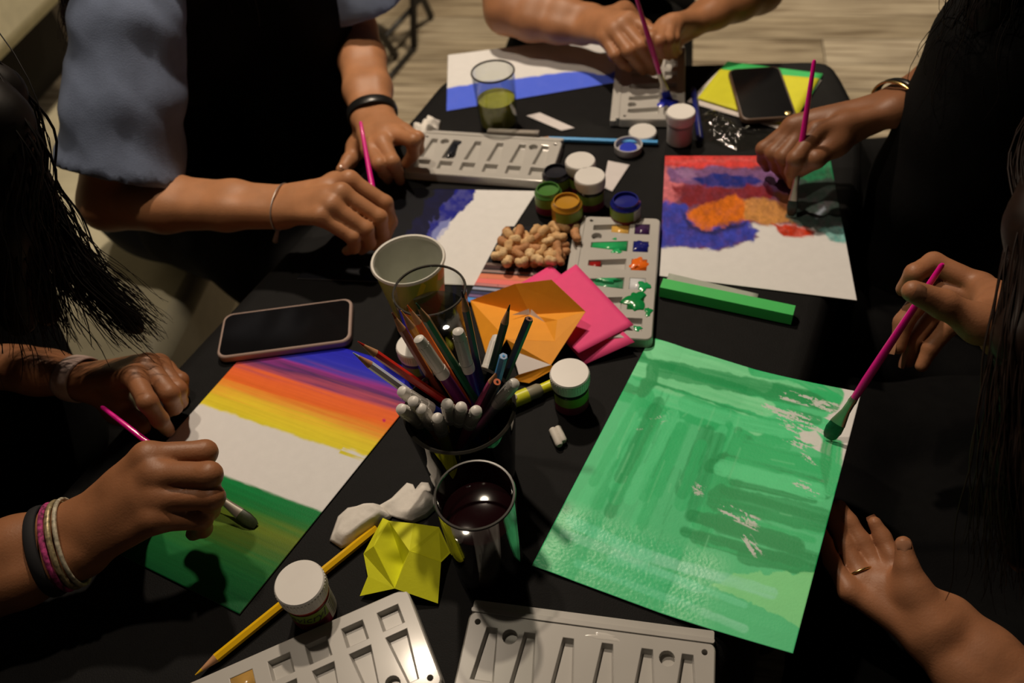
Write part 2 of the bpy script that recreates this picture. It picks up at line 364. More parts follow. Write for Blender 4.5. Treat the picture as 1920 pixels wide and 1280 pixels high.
# -- sunset gradient
STOPS = [(0, (28, 28, 160)), (.07, (38, 38, 158)), (.11, (62, 52, 150)), (.135, (150, 45, 115)), (.16, (80, 40, 85)), (.185, (170, 70, 85)), (.21, (232, 96, 45)), (.265, (238, 100, 32)), (.31, (240, 150, 45)), (.345, (222, 186, 40)), (.40, (214, 190, 38)), (.62, (8, 118, 52)), (.68, (8, 104, 42)), (.71, (40, 106, 36)), (.745, (98, 110, 24)), (.80, (78, 98, 26)), (.85, (40, 98, 36)), (.9, (24, 92, 40)), (1, (12, 72, 32))]
SV = np.array([s[0] for s in STOPS]); SCOL = np.array([A(*s[1]) for s in STOPS])
def sunset(cv, u, v):
    w = v + .028*(u-.5) + (fbm(u*1.5, v*50, 1)-.5)*.045 + (fbm(u*3, v*140, 2)-.5)*.03
    c = np.stack([np.interp(w, SV, SCOL[:, k]) for k in range(3)], -1); c *= (.86 + .28*fbm(u*2, v*160, 5))[..., None]
    e1 = .418 - .02*u + (fbm(u*14, v*30, 7)-.5)*.02 + np.where(u > .86, (fbm(u*3, v*90, 8)-.5)*.07, 0)
    e2 = .625 + .012*(1-u) + (fbm(u*9, v*60, 9)-.5)*.012
    a = np.maximum(1-sstep(e1-.006, e1+.006, v), sstep(e2-.006, e2+.005, v)); cv.lay(a, c); cv.G = .25*a + .45*a*(v > .62)
    d = np.hypot(cv.X-720, cv.Y-788); cv.lay(1-sstep(2, 4, d), A(190, 20, 80))
sunset_c = [P(505, 612), P(812, 703), P(450, 1152), P(155, 1005)]
sheet('sunset_painting', [c+np.array([0, 0, .0012]) for c in sunset_c], 150, 240, sunset, 'sunset gradient painting with blank white strip and green ground', 'painting', paperm, base=PAPER)
A0 = A
# -- green painting, right side lifted by the hand
def greenp(cv, u, v):
    A = lambda r, g, b_: tuple(min(.9, 1.32*q) for q in A0(r, g, b_))
    rnd = np.random.RandomState(5)
    g1, g2, g3, g4 = A(36, 156, 84), A(72, 178, 108), A(22, 126, 62), A(112, 200, 124)
    cover = 1 - sstep(.93, .99, u)*(1-sstep(.02, .2, v-.02))*0
    m = np.ones(u.shape)
    e = .985 + (fbm(u*4, v*40, 3)-.5)*.02
    m *= np.where(v < .42, 1-sstep(-.008, .008, u-(.90-.16*sstep(.1, .0, v)*0 + (fbm(u*2, v*36, 21)-.5)*.16 + .08*v)), 1)
    m *= np.where((v < .035+(fbm(u*8, v*3, 4)-.5)*.02) & (u > .72), 0, 1)
    cv.lay(m, np.array(A(70, 168, 102)), .35)
    # wide washes: top and bottom go across, the middle down the sheet
    for k in range(26):
        v0 = rnd.uniform(.02, .30); u0 = rnd.uniform(-.05, .35); u1 = rnd.uniform(.55, .93)
        pts = [sxy(cv, u0, v0), sxy(cv, (u0+u1)/2, v0+rnd.uniform(-.01, .01)), sxy(cv, u1, v0+rnd.uniform(-.02, .02))]
        cv.stroke(pts, rnd.uniform(14, 34), [g1, g2, g3, g4][rnd.choice(4, p=[.35, .25, .3, .1])], .8, k, .5, .4, dry=rnd.choice([0, .28]))
    for k in range(34):
        u0 = rnd.uniform(.08, .62); v0 = rnd.uniform(.26, .4); v1 = rnd.uniform(.55, .76)
        cv.stroke([sxy(cv, u0, v0), sxy(cv, u0+rnd.uniform(-.02, .02), v1)], rnd.uniform(12, 30), [g1, g2, g3][rnd.choice(3, p=[.4, .3, .3])], .65, 40+k, .5, .4)
    for k in range(22):
        v0 = rnd.uniform(.3, .74); cv.stroke([sxy(cv, rnd.uniform(.5, .62), v0), sxy(cv, rnd.uniform(.9, 1.02), v0+rnd.uniform(-.01, .03))], rnd.uniform(12, 32), [g1, g2, g3][rnd.choice(3, p=[.4, .2, .4])], .8, 90+k, .5, .45, dry=rnd.choice([0, .25]))
    # named passages
    cv.stroke([(1225, 655), (1400, 690), (1520, 715)], 36, g4, .75, 201, .3)
    cv.stroke([(1240, 690), (1360, 715), (1500, 745), (1560, 755)], 34, g3, .75, 202, .3)
    cv.stroke([(1225, 690), (1222, 715), (1205, 735)], 24, A(26, 128, 64), .9, 203, .2, .6)
    cv.stroke([(1420, 690), (1500, 700), (1565, 740)], 34, g1, .9, 204, .2)
    cv.stroke([(1350, 935), (1430, 950), (1540, 975)], 50, g3, .75, 205, .3)
    cv.stroke([(1400, 1040), (1480, 1055), (1535, 1062)], 36, g3, .8, 206, .3)
    cv.blob([(1380, 1075), (1530, 1072), (1505, 1180), (1420, 1130), (1330, 1100)], A(118, 190, 112), .85, 5, 207)
    for k in range(16):
        u0 = rnd.uniform(0, .4); v0 = rnd.uniform(.80, .96)
        cv.stroke([sxy(cv, u0, v0), sxy(cv, u0+rnd.uniform(.3, .6), v0+rnd.uniform(-.02, .03))], rnd.uniform(12, 28), [A(92, 186, 128), A(120, 196, 140), A(60, 168, 100)][k % 3], .55, 220+k, .5, .8)
    for (a, b, c, d, n) in ((1455, 735, 1575, 768, 5), (1470, 780, 1565, 820, 9), (1345, 948, 1425, 985, 6), (1485, 905, 1540, 925, 5), (1505, 850, 1535, 868, 4), (1470, 812, 1520, 838, 6), (1298, 912, 1322, 925, 6), (1395, 1000, 1425, 1045, 5), (1190, 800, 1245, 785, 4), (1420, 760, 1500, 790, 5)):
        cv.drybrush((a, b), (c, d), np.array(PAPER)*.95, n, 4.5, int(a))
    cv.blob([(1500, 810), (1530, 806), (1548, 835), (1530, 838), (1505, 825)], PAPER, .95, 3, 300)
    cv.stroke([(1558, 815), (1548, 870), (1560, 915)], 26, A(28, 140, 72), .9, 301, .4, .8)
    cv.stroke([(1572, 835), (1566, 890), (1558, 918)], 20, A(50, 160, 90), .9, 302, .4, .8)
    for k in range(40):
        u0, v0 = rnd.uniform(.1, .9), rnd.uniform(.2, .8); hv = .2*rnd.rand()
        if u0 < .6: cv.stroke([sxy(cv, u0, v0), sxy(cv, u0+rnd.uniform(-.01, .01), v0+hv)], 3, g3 if k % 2 else g4, .35, 400+k, .4)
        else: cv.stroke([sxy(cv, u0, v0), sxy(cv, u0+hv, v0+rnd.uniform(0, .02))], 3, g3 if k % 2 else g4, .35, 400+k, .4)
    wet = sstep(.70, .80, v)*(1-sstep(.62, .8, u)) + .8*sstep(.03, .0, np.abs(np.hypot(cv.X-1250, cv.Y-778)/400)-.02)
    cv.G = np.clip(np.maximum(cv.G*.6, wet*.75), 0, 1)
    cv.R += .00045*(fbm(cv.X*.34, cv.Y*.40, 77, 3)-.5)*np.clip(wet, .12, 1)
def sxy(cv, u, v):
    nv, nu = cv.X.shape; i = min(max(v, 0), 1)*(nv-1); j = min(max(u, 0), 1)*(nu-1); i, j = int(i), int(j)
    return float(cv.X[i, j]) + (u-min(max(u, 0), 1))*300, float(cv.Y[i, j])
gc = [P(1220, 632, .0012), P(1615, 735, .016), P(1487, 1225, .017), P(997, 1060, .0012)]
def gz(u, v): return .010*sstep(.45, 1, u)*np.sin(math.pi*v)**2*.8 - .006*np.sin(math.pi*u)
def gz(u, v): return -.0075*np.sin(math.pi*u)*sstep(0, .3, u) + .004*sstep(.5, 1, u)*np.sin(math.pi*v)
sheet('green_painting', gc, 210, 300, greenp, 'large painting brushed all over in wet green washes', 'painting', glossm, base=PAPER, zfun=lambda u, v: np.maximum(gz(u, v), -.95*(.0150*u)))
A0 = A
# -- abstract painting with orange centre
def abstract(cv, u, v):
    A = lambda r, g, b_: tuple(.80*q for q in A0(r, g, b_)); b = lambda p, c, a=1, rag=6, seed=0, streak=.15: cv.blob(p, c, a, rag, seed, min(1, streak*2.2), soft=4.0)
    b([(1235, 285), (1600, 285), (1600, 425), (1500, 424), (1400, 420), (1420, 445), (1345, 468), (1235, 460)], A(120, 66, 84), 1, 4, 50, 0)
    b([(1240, 285), (1440, 285), (1440, 312), (1330, 316), (1245, 312)], A(226, 66, 56), 1, 3, 1)
    b([(1240, 300), (1440, 297), (1440, 303), (1240, 306)], A(236, 105, 95), .5, 4, 2)
    b([(1240, 312), (1300, 318), (1290, 345), (1262, 380), (1238, 385)], A(214, 110, 108), 1, 5, 3)
    b([(1255, 316), (1330, 312), (1460, 318), (1505, 340), (1490, 360), (1420, 352), (1290, 350), (1250, 340)], A(128, 84, 120), 1, 7, 4, .3)
    b([(1265, 318), (1300, 314), (1310, 330), (1280, 335)], A(156, 112, 140), .8, 6, 5)
    b([(1295, 335), (1340, 326), (1410, 330), (1432, 342), (1400, 350), (1320, 349)], A(28, 40, 112), 1, 4, 6, .3)
    b([(1265, 345), (1320, 350), (1440, 350), (1450, 368), (1400, 372), (1350, 385), (1300, 388), (1270, 372)], A(132, 36, 40), 1, 7, 7, .4)
    b([(1240, 380), (1262, 378), (1290, 390), (1290, 410), (1330, 428), (1400, 415), (1424, 432), (1410, 452), (1345, 472), (1300, 466), (1235, 462)], A(62, 66, 158), 1, 6, 8, .4)
    b([(1280, 395), (1300, 425), (1335, 432), (1400, 415), (1395, 425), (1335, 440), (1290, 430)], A(40, 30, 50), .8, 4, 9)
    b([(1286, 400), (1300, 390), (1340, 380), (1380, 366), (1400, 375), (1404, 410), (1370, 420), (1330, 432), (1298, 420)], A(234, 112, 20), 1, 6, 10, .3)
    b([(1395, 376), (1440, 370), (1475, 388), (1480, 405), (1500, 420), (1440, 420), (1400, 412)], A(206, 136, 66), 1, 5, 11, .2)
    b([(1450, 362), (1490, 360), (1500, 400), (1480, 402), (1460, 385)], A(120, 66, 26), .9, 5, 12)
    b([(1505, 285), (1565, 285), (1572, 345), (1500, 350)], A(44, 128, 78), 1, 7, 13, .4)
    b([(1490, 342), (1580, 330), (1590, 420), (1545, 432), (1500, 425), (1478, 405)], A(62, 74, 62), 1, 6, 14, .4)  # grey-green, largely the painting hand's shadow put into the colour
    b([(1525, 402), (1545, 388), (1548, 392), (1530, 408)], A(190, 190, 190), .8, 2, 15)
    b([(1448, 422), (1490, 420), (1530, 433), (1528, 444), (1470, 444), (1458, 432)], A(200, 52, 18), 1, 4, 16)
    b([(1530, 432), (1590, 420), (1592, 458), (1560, 448)], A(112, 170, 150), 1, 6, 17, .3)
    pm_ = (cv.G > .1).astype(float); cv.mottle(pm_, .30, 18, .20); cv.mottle(pm_, .25, 19, .07); cv.G *= .8
oc = [P(*q, .0012) for q in ((1247, 292), (1556, 292), (1607, 563), (1236, 517))]
sheet('abstract_painting', oc, 180, 180, abstract, 'abstract painting with red, purple and blue clouds around orange centre', 'painting', paperm, base=PAPER)
# -- dark blue night painting
dTR, dBR = P(1007, 358, .0012), P(893, 535, .0012); dTL = P(700, 352, .0012)
def night(cv, u, v):
    b = cv.blob
    b([(500, 250), (890, 345), (888, 372), (872, 390), (850, 405), (838, 425), (822, 440), (805, 470), (790, 500), (700, 600), (500, 600)], A(20, 24, 112), 1, 9, 31, .3)
    b([(830, 438), (850, 405), (826, 412), (812, 440), (805, 470)], A(150, 150, 180), .6, 7, 35)
    b([(500, 250), (850, 345), (845, 368), (815, 400), (800, 440), (770, 500), (690, 600), (500, 600)], A(14, 14, 40), 1, 14, 32, .2)
    b([(500, 250), (820, 345), (790, 400), (730, 470), (650, 600), (500, 600)], A(16, 16, 18), 1, 16, 33, .2); cv.G = .45*(cv.C[..., 0] < .2)
sheet('night_painting', [dTL, dTR, dBR, dTL + (dBR-dTR)], 150, 120, night, 'half blank painting with a black and navy sky brushed from the left', 'painting', paperm, base=PAPER)
# -- far painting with blue lower half
def sea(cv, u, v):
    cv.blob([(820, 172), (845, 164), (880, 158), (940, 150), (1000, 143), (1060, 136), (1095, 134), (1130, 142), (1215, 110), (1260, 200), (820, 240)], A(80, 98, 200), 1, 2, 41, .05)
sheet('sea_painting', [P(840, 103, .0012), P(1128, 66, .0012), P(1208, 145, .0012), P(837, 208, .0012)], 120, 90, sea, 'white sheet with a flat blue band painted along its lower half', 'painting', paperm, base=PAPER)

# ================================================================== palettes
plast = mat('white_palette_plastic', (.50, .485, .455), .28, .03, 30, coat=.2)
WELLS = []
for k in range(6):
    x = -.0795 + k*.0318
    WELLS.append([(x-.0095, -.030), (x+.0095, -.030), (x+.0095, -.046+.034), (x-.0095, -.012)] if 0 else [(x-.0095, -.0405), (x+.0095, -.0405), (x+.0095, -.0225), (x-.0095, -.0225)])
    WELLS.append([(x-.0095, -.0165), (x+.0095, -.0165), (x+.0045, .0275), (x-.0045, .0275)])
def circ(x, y, r, n=16): return [(x+r*math.cos(2*math.pi*k/n), y+r*math.sin(2*math.pi*k/n)) for k in range(n)]
WELLS += [circ(-.0795+.0159, .022, .0062), circ(.0795-.0159, .022, .0062), circ(-.0925, .031, .0024, 10), circ(.0925, .031, .0024, 10)]
PW, PD, PH = .200, .1025, .012
def palette_mesh():
    bm = bmesh.new()
    def loopv(pts, z): return [bm.verts.new((x, y, z)) for x, y in pts]
    def edges(vs): return [bm.edges.new((vs[i], vs[(i+1) % len(vs)])) for i in range(len(vs))]
    out = rrect(PW, PD-.012, .006, 4); out = [(x, y-.006) for x, y in out]
    ro = loopv(out, PH); es = edges(ro); rims = []
    for w in WELLS:
        l = loopv(w, PH); es += edges(l); rims.append((w, l))
    bmesh.ops.triangle_fill(bm, use_beauty=True, use_dissolve=False, edges=es)
    for w, l in rims:
        c = np.mean(w, 0); n = len(w); small = n > 4 and np.linalg.norm(np.array(w[0])-c) < .004
        ins = [(c[0]+(x-c[0])*(.97 if n > 4 else .80), c[1]+(y-c[1])*(.97 if n > 4 else .90)) for x, y in w]
        dep = PH-.0062 if not small else PH-.0115
        lo = loopv(ins, dep)
        for i in range(n): bm.faces.new((l[i], l[(i+1) % n], lo[(i+1) % n], lo[i]))
        bm.faces.new(lo)
    # rolled rim, outer wall and the raised ledge along the back edge
    n = len(out); p2 = rrect(PW+.002, PD-.010, .007, 4); p2 = [(x, y-.006) for x, y in p2]
    r1 = loopv(p2, PH-.0015); p3 = [(x*1.012, (y+.006)*1.02-.006) for x, y in p2]; r2 = loopv(p3, .0)
    for i in range(n):
        bm.faces.new((ro[i], ro[(i+1) % n], r1[(i+1) % n], r1[i])); bm.faces.new((r1[i], r1[(i+1) % n], r2[(i+1) % n], r2[i]))
    bm.faces.new(r2)
    for (y0, y1, z0, z1) in ((PD/2-.0125, PD/2-.008, 0, PH+.0012), (PD/2-.008, PD/2, 0, PH-.003)):
        a = rrect(PW, y1-y0, .0015, 2); a = [(x, y+(y0+y1)/2) for x, y in a]; lo = loopv(a, z0); hi = loopv(a, z1); m = len(a)
        for i in range(m): bm.faces.new((lo[i], lo[(i+1) % m], hi[(i+1) % m], hi[i]))
        bm.faces.new(hi); bm.faces.new(lo)
    bmesh.ops.recalc_face_normals(bm, faces=bm.faces)
    me = bpy.data.meshes.new('palette_body'); bm.to_mesh(me); bm.free(); me.materials.append(plast); return me
PAL = palette_mesh()
def palette(ctr, ux, label, flip=False, z=.0012):
    """ux: unit direction of local +x; local +y (ledge side) is ux turned left"""
    e = thing('paint_palette', label, 'palette', (ctr[0], ctr[1], z), 'white plastic paint palettes'); e.rotation_euler = (0, 0, math.atan2(ux[1], ux[0]))
    o = bpy.data.objects.new('palette_tray', PAL); COL.objects.link(o); o.parent = e
    md = o.modifiers.new('bevel', 'BEVEL'); md.width = .0007; md.segments = 2; md.limit_method = 'ANGLE'
    return e
def blob_part(e, x, y, z, rx, ry, h, col, seed, name='paint_blob', n=26, rough=.2):
    rs = np.random.RandomState(seed); ph = rs.rand(3)*6; vs = []; fs = []
    for r, hh in ((1, 0), (.93, .5), (.7, .9), (.35, 1.0)):
        for k in range(n):
            a = 2*math.pi*k/n; q = r*(1+.22*math.sin(3*a+ph[0])+.13*math.sin(5*a+ph[1])+.08*math.sin(9*a+ph[2])); vs.append((x+rx*q*math.cos(a), y+ry*q*math.sin(a), z+h*hh))
    for i in range(3):
        for k in range(n): fs.append((i*n+k, i*n+(k+1) % n, (i+1)*n+(k+1) % n, (i+1)*n+k))
    fs.append(tuple(3*n+k for k in range(n))); mb = MB(); mb.add(vs, fs)
    m = mat('wet_paint_%d_%d_%d' % tuple(int(c*255) for c in col), col, rough, .05, 60, coat=.4)
    o = mb.build(name, m, None); o.parent = e; return o
def slab_part(e, pts, z, h, col, name='paint_blob'):
    m = mat('wet_paint_%d_%d_%d' % tuple(int(c*255) for c in col), col, .2, .05, 60, coat=.4)
    mb = MB(); mb.prism([(x, y, z) for x, y in pts], np.zeros(3), np.array([0, 0, h])); o = mb.build(name, m, None); o.parent = e; return o
# near right: ledge on the far edge
def pal_from(pxa, pxb, side, label):
    """pxa, pxb: photo pixels of the two top corners of one long edge, left to right; side 'ledge' or 'wells'"""
    a, b = P(*pxa, PH), P(*pxb, PH); ux = nrm(b-a); n = np.array([-ux[1], ux[0], 0]); c = (a+b)/2 - n*PD/2
    return palette(c, ux if side == 'ledge' else -ux, label)
pnr = pal_from((884, 1121), (1346, 1181), 'ledge', 'clean palette at the front, squared up below the green painting')
blob_part(pnr, .012, .0325, PH, .012, .003, .0002, (.68, .66, .62), 3, 'water_stain')
pnl = pal_from((352, 1284), (742, 1112), 'wells', 'palette at the front beside the yellow pencil, one well filled tan')
b0 = P(430, 1262, PH) - np.array(pnl.location); ang = -pnl.rotation_euler.z
lx, ly = b0[0]*math.cos(ang)-b0[1]*math.sin(ang), b0[0]*math.sin(ang)+b0[1]*math.cos(ang)
k0 = round((lx+.0795)/.0318); xk = -.0795+k0*.0318
slab_part(pnl, [(xk-.0092, -.0402), (xk+.0092, -.0402), (xk+.0092, -.0228), (xk-.0092, -.0228)], PH-.006, .0055, A(176, 130, 62))
# centre: ledge to the left, squares to the right
a, b = P(1236, 423, PH), P(1222, 622, PH); ux = nrm(a-b); c = (a+b)/2 + np.array([-ux[1], ux[0], 0])*PD/2
pc_ = palette(c, ux, 'paint-stained palette in the middle with green, orange and blue wells')
dk = .0318; X = lambda r: .0795 - r*dk
def slotpts(x, t0, t1):
    f = lambda t: (.0085*(1-t)+.004*t)
    y = lambda t: -.0158+t*.0425
    return [(x-f(t0), y(t0)), (x+f(t0), y(t0)), (x+f(t1), y(t1)), (x-f(t1), y(t1))]
zf = PH-.0061
slab_part(pc_, slotpts(X(0), .02, .5), zf, .004, A(216, 160, 70)); slab_part(pc_, slotpts(X(1), .02, .98), zf, .0055, A(40, 160, 84)); slab_part(pc_, slotpts(X(2), .68, .98), zf, .004, A(150, 24, 20))
slab_part(pc_, slotpts(X(3), .02, .9), zf, .0028, A(70, 140, 90))
for r, cl in ((0, (62, 34, 66)), (1, (28, 30, 96)), (2, (236, 100, 22)), (3, (214, 205, 190)), (4, (18, 120, 52))):
    x = X(r); slab_part(pc_, [(x-.009, -.040), (x+.009, -.040), (x+.009, -.023), (x-.009, -.023)], zf, .0056, A(*cl))
blob_part(pc_, X(1)+.002, -.031, PH-.002, .009, .010, .003, A(26, 28, 92), 21); blob_part(pc_, X(2)+.002, -.031, PH-.002, .010, .0105, .004, A(238, 100, 20), 22)
blob_part(pc_, X(4)+.004, -.031, PH-.001, .015, .0125, .0035, A(16, 122, 54), 23); blob_part(pc_, X(3)-.004, -.039, PH, .008, .007, .0015, A(26, 140, 70), 24)
blob_part(pc_, X(5)-.006, -.036, PH, .004, .0045, .0008, A(30, 142, 74), 25); blob_part(pc_, X(1)-.010, -.004, PH, .004, .006, .0008, A(40, 160, 84), 26); blob_part(pc_, X(1)+.012, .0, PH, .002, .0025, .0008, A(40, 160, 84), 27)
blob_part(pc_, X(3)+.006, .004, PH-.003, .004, .016, .003, A(36, 150, 84), 28); blob_part(pc_, X(4)-.012, -.046, PH, .007, .004, .001, A(20, 130, 60), 29)
# far left: ledge at the back
pfl = pal_from((797, 241), (1060, 257), 'ledge', 'palette beside the watch hand with a single black smear')
blob_part(pfl, -.048, .006, PH-.004, .006, .018, .0045, A(30, 30, 32), 31); blob_part(pfl, -.044, .02, PH-.003, .008, .006, .0036, A(34, 34, 36), 32)
# far right, turned a little
a, b = P(1143, 226, PH), P(1284, 222, PH); ux = nrm(b-a); n_ = np.array([-ux[1], ux[0], 0])
ux2 = n_; c = b + n_*PW*.5 - ux*PD*.5
a2, b2 = P(1284, 118, PH), P(1284, 222, PH); ux = nrm(a2-b2); c = (a2+b2)/2 + np.array([-ux[1], ux[0], 0])*PD/2
c = (P(1143, 226, PH)+P(1284, 222, PH))/2; nn = np.array([-1, 0, 0]); axx = nrm(P(1284, 118, PH)-P(1284, 222, PH))
pfr = palette(c + axx*PW*.5, axx, 'far palette under a hand, with fresh blue paint')
q = P(1252, 192, PH) - np.array(pfr.location); ang = -pfr.rotation_euler.z
blob_part(pfr, q[0]*math.cos(ang)-q[1]*math.sin(ang), q[0]*math.sin(ang)+q[1]*math.cos(ang), PH-.002, .016, .014, .005, A(34, 44, 150), 33)
# ================================================================== glasses and cups
clear = glass('clear_glass', (.93, .95, .94), ior=1.5)
def tumbler(name, top_px, h, rt, rb, label, liquid=None, lm=None, m=None, wall=.0016, basez=.004, z=.0008):
    c = P(*top_px, h); c = np.array([c[0], c[1], z])
    t = thing(name, label, 'glass', c)
    pr = [(rb*.9, 0), (rb, .002), (rt, h), (rt-wall*.5, h+.0008), (rt-wall, h)]
    pr += [(rb-wall, basez+.002), (rb*.7, basez), (.0005, basez)]
    MB().lathe(pr, c, 56).build('glass_wall', m or clear, t)
    if liquid:
        rl = lambda q: rb-wall + (rt-rb)*(q/h) - .0006
        MB().lathe([(.0005, basez+.0006), (rl(basez)*.92, basez+.0008), (rl(basez+.004), basez+.004), (rl(liquid), liquid), (rl(liquid)-.001, liquid+.0003), (.0005, liquid)], c, 48).build('liquid', lm, t)
    MB().lathe([(rt, h-.001), (rt+.0006, h), (rt, h+.0012), (rt-wall, h+.0012), (rt-wall-.0004, h), (rt-wall, h-.001)], c, 56, closed=True).build('rim', mat('bright_glass_rim', (.05, .047, .042), .1, .02, spec=.8), t)
    return t, c
wine = mat('dark_red_drink', (.010, .0015, .0025), .06, .05, 20, spec=.5)
tumbler('drinking_glass', (890, 928), .115, .0325, .0300, 'glass of dark red drink beside the yellow folded paper', .088, wine)
murk = mat('murky_green_water', (.34, .35, .05), .12, .15, 60, spec=.4)
tumbler('rinse_glass', (924, 135), .086, .0300, .0275, 'clear glass holding murky green rinse water on the sea painting', .045, murk)
water = glass('still_water', (.62, .66, .62), gloss=.16)
tumbler('water_glass', (805, 545), .115, .0365, .0335, 'glass of clear water behind the pencil pot', .082, water)
# paper cup
h = .090; c = P(765, 487, h); c = np.array([c[0], c[1], .0008]); rt, rb = .0385, .027
pcup = thing('paper_cup', 'white paper cup printed yellow and orange behind the water glass', 'cup', c)
cupm = mat('printed_cup_paper', (.62, .56, .10), .5, .05, 30)
nt = cupm.node_tree; b = nt.nodes['Principled BSDF']
nz = nt.nodes.new('ShaderNodeTexVoronoi'); nz.inputs['Scale'].default_value = 34; tcn = nt.nodes.new('ShaderNodeTexCoord'); rp = nt.nodes.new('ShaderNodeValToRGB'); rp.color_ramp.interpolation = 'CONSTANT'
for pos, cc in ((.28, A(226, 150, 70)), (.45, A(150, 160, 50)), (.62, A(214, 120, 80)), (.8, A(120, 60, 110))):
    e = rp.color_ramp.elements.new(pos); e.color = cc + (1,)
rp.color_ramp.elements[0].color = A(206, 186, 40) + (1,); rp.color_ramp.elements[-1].color = A(206, 186, 40) + (1,)
nt.links.new(tcn.outputs['Object'], nz.inputs['Vector']); nt.links.new(nz.outputs['Color'], rp.inputs[0]); nt.links.new(rp.outputs[0], b.inputs['Base Color'])
MB().lathe([(rb, 0), (rb+.0003, .004), (rt, h-.003)], c, 48, caps=False).build('outer_wall', cupm, pcup)
MB().lathe([(rt-.0008, h-.002), (rb-.0008, .007), (.001, .0065)], c, 48, caps=False).build('inner_wall', mat('cup_inside', (.62, .63, .56), .5), pcup)
MB().lathe([(rt-.0015, h-.003), (rt+.0012, h-.003), (rt+.0022, h-.001), (rt+.0012, h+.0012), (rt-.0008, h+.0005)], c, 48, closed=True).build('rim', mat('cup_rim', (.78, .76, .70), .5), pcup)

# ================================================================== paint jars
jarw = mat('white_jar_lid', (.76, .74, .71), .38, .03, 40)
def wrap_text(txt, size, c, r, zc, yaw, m, parent, name='lettering', shear=.25):
    cu = bpy.data.curves.new(name, 'FONT'); cu.body = txt; cu.size = size; cu.align_x = 'CENTER'; cu.align_y = 'CENTER'; cu.shear = shear; cu.resolution_u = 3
    o = bpy.data.objects.new(name, cu); COL.objects.link(o); dg = bpy.context.evaluated_depsgraph_get()
    me = bpy.data.meshes.new_from_object(o.evaluated_get(dg)); bpy.data.objects.remove(o); bpy.data.curves.remove(cu)
    mb = MB(); vs = []
    for v in me.vertices:
        a = yaw + v.co.x/r; vs.append((c[0]+r*math.cos(a), c[1]+r*math.sin(a), c[2]+zc+v.co.y))
    mb.add(vs, [tuple(p.vertices) for p in me.polygons]); bpy.data.meshes.remove(me)
    return mb.build(name, m, parent, smooth=False)
def jar(px, label, paint, lid=True, h=.050, r=.0195, top=.58, bottom=None, body=None, text=False, yaw0=-1.45, k=1.0):
    h *= k; r *= k
    c = P(px[0], px[1], h if lid else h*.74); c = np.array([c[0], c[1], .0008])
    t = thing('paint_jar', label, 'paint jar', c, 'small paint jars')
    bh = h*.70
    if body is None: body = mat('jar_paint_%d_%d_%d' % tuple(int(255*q) for q in paint), paint, .25, .05, 40, coat=.3)
    pr = [(r*.86, 0), (r*.93, .002), (r*.93, bh*.84), (r*.80, bh*.93), (r*.78, bh)]
    if not lid: pr += [(r*.72, bh), (r*.72, bh-.004), (.0005, bh-.005)]
    MB().lathe(pr, c, 36).build('jar_body', body, t)
    # label: upper colour band, lower colour band, pale text panel
    def band(z0, z1, a0, a1, m, name, rr=.945):
        n = 28; vs = []; fs = []
        for i in range(n+1):
            a = a0+(a1-a0)*i/n
            for z in (z0, z1): vs.append((c[0]+r*rr*math.cos(a), c[1]+r*rr*math.sin(a), c[2]+z))
        fs = [(2*i, 2*i+2, 2*i+3, 2*i+1) for i in range(n)]
        return MB().add(vs, fs).build(name, m, t)
    if top:
        band(bh*.42, bh*.80, yaw0-1.5, yaw0+1.0, mat('label_green', A(122, 140, 40, .9), .5), 'label_band'); band(bh*.10, bh*.42, yaw0-1.5, yaw0+1.0, mat('label_maroon', A(110, 22, 44), .5), 'label_band')
        band(bh*.10, bh*.80, yaw0+1.0, yaw0+2.4, mat('label_white', (.55, .54, .50), .5), 'label_panel')
        for q in range(6): band(bh*(.18+q*.10), bh*(.205+q*.10), yaw0+1.15, yaw0+2.2-.25*(q % 2), mat('label_ink', (.05, .05, .05), .6), 'fine_print', .955)
    if text: wrap_text('Fevicryl', r*.62, c, r*.958, bh*.60, yaw0-.15, mat('label_ink'), t)
    if lid:
        pr = [(r*.99, bh*.97), (r*1.02, bh+.001), (r*1.02, h-.0014), (r*.97, h), (.0005, h)]
        MB().lathe(pr, c, 48).build('lid', jarw, t)
        mb = MB()
        for q in range(44):
            a = 2*math.pi*q/44; mb.hull_box((c[0]+r*1.02*math.cos(a), c[1]+r*1.02*math.sin(a), c[2]+(bh+h)/2), (math.cos(a), math.sin(a), 0), (-math.sin(a), math.cos(a), 0), (0, 0, 1), .0008, .0012, h-bh-.006)
        mb.build('lid_ribs', jarw, t, smooth=False)
        if text: MB().lathe([(r*.965, bh*.90), (r*.985, bh*.93), (r*.965, bh*.97)], c, 36).build('neck_seal', mat('orange_seal', A(190, 60, 24), .4), t)
    return t
jar((561, 1092), 'white-lidded red paint jar resting against yellow pencil', A(120, 14, 16), text=True, k=1.06, yaw0=-1.55)
jar((1068, 699), 'white-lidded jar beside pink papers, dark green label', A(24, 40, 24), k=.98, yaw0=-1.3)
jar((775, 646), 'white-lidded jar of violet paint partly behind the pencils', A(70, 50, 120), k=.92)
jar((1088, 301), 'white-lidded jar at the back of the jar cluster', A(90, 30, 40), k=.95)
jar((1106, 330), 'white-lidded jar at the front of the jar cluster', A(40, 44, 30), k=.95)
cle = mat('frosted_jar', (.42, .41, .40), .35, .05)
jar((1277, 209), 'frosted white paint jar at the corner of far palette', (.5, .48, .45), body=cle, k=.95, top=None)
jar((1042, 318), 'open jar of black paint in the jar cluster', A(34, 32, 34), False, k=1.0)
jar((1027, 352), 'open jar of green paint in the jar cluster', A(70, 110, 44), False, k=.95)
jar((1062, 374), 'open jar of ochre paint in the jar cluster', A(176, 120, 30), False, k=1.05, yaw0=-1.0)
jar((1173, 372), 'open jar of deep blue paint behind the stained palette', A(24, 28, 100), False, k=1.02, yaw0=-2.2)
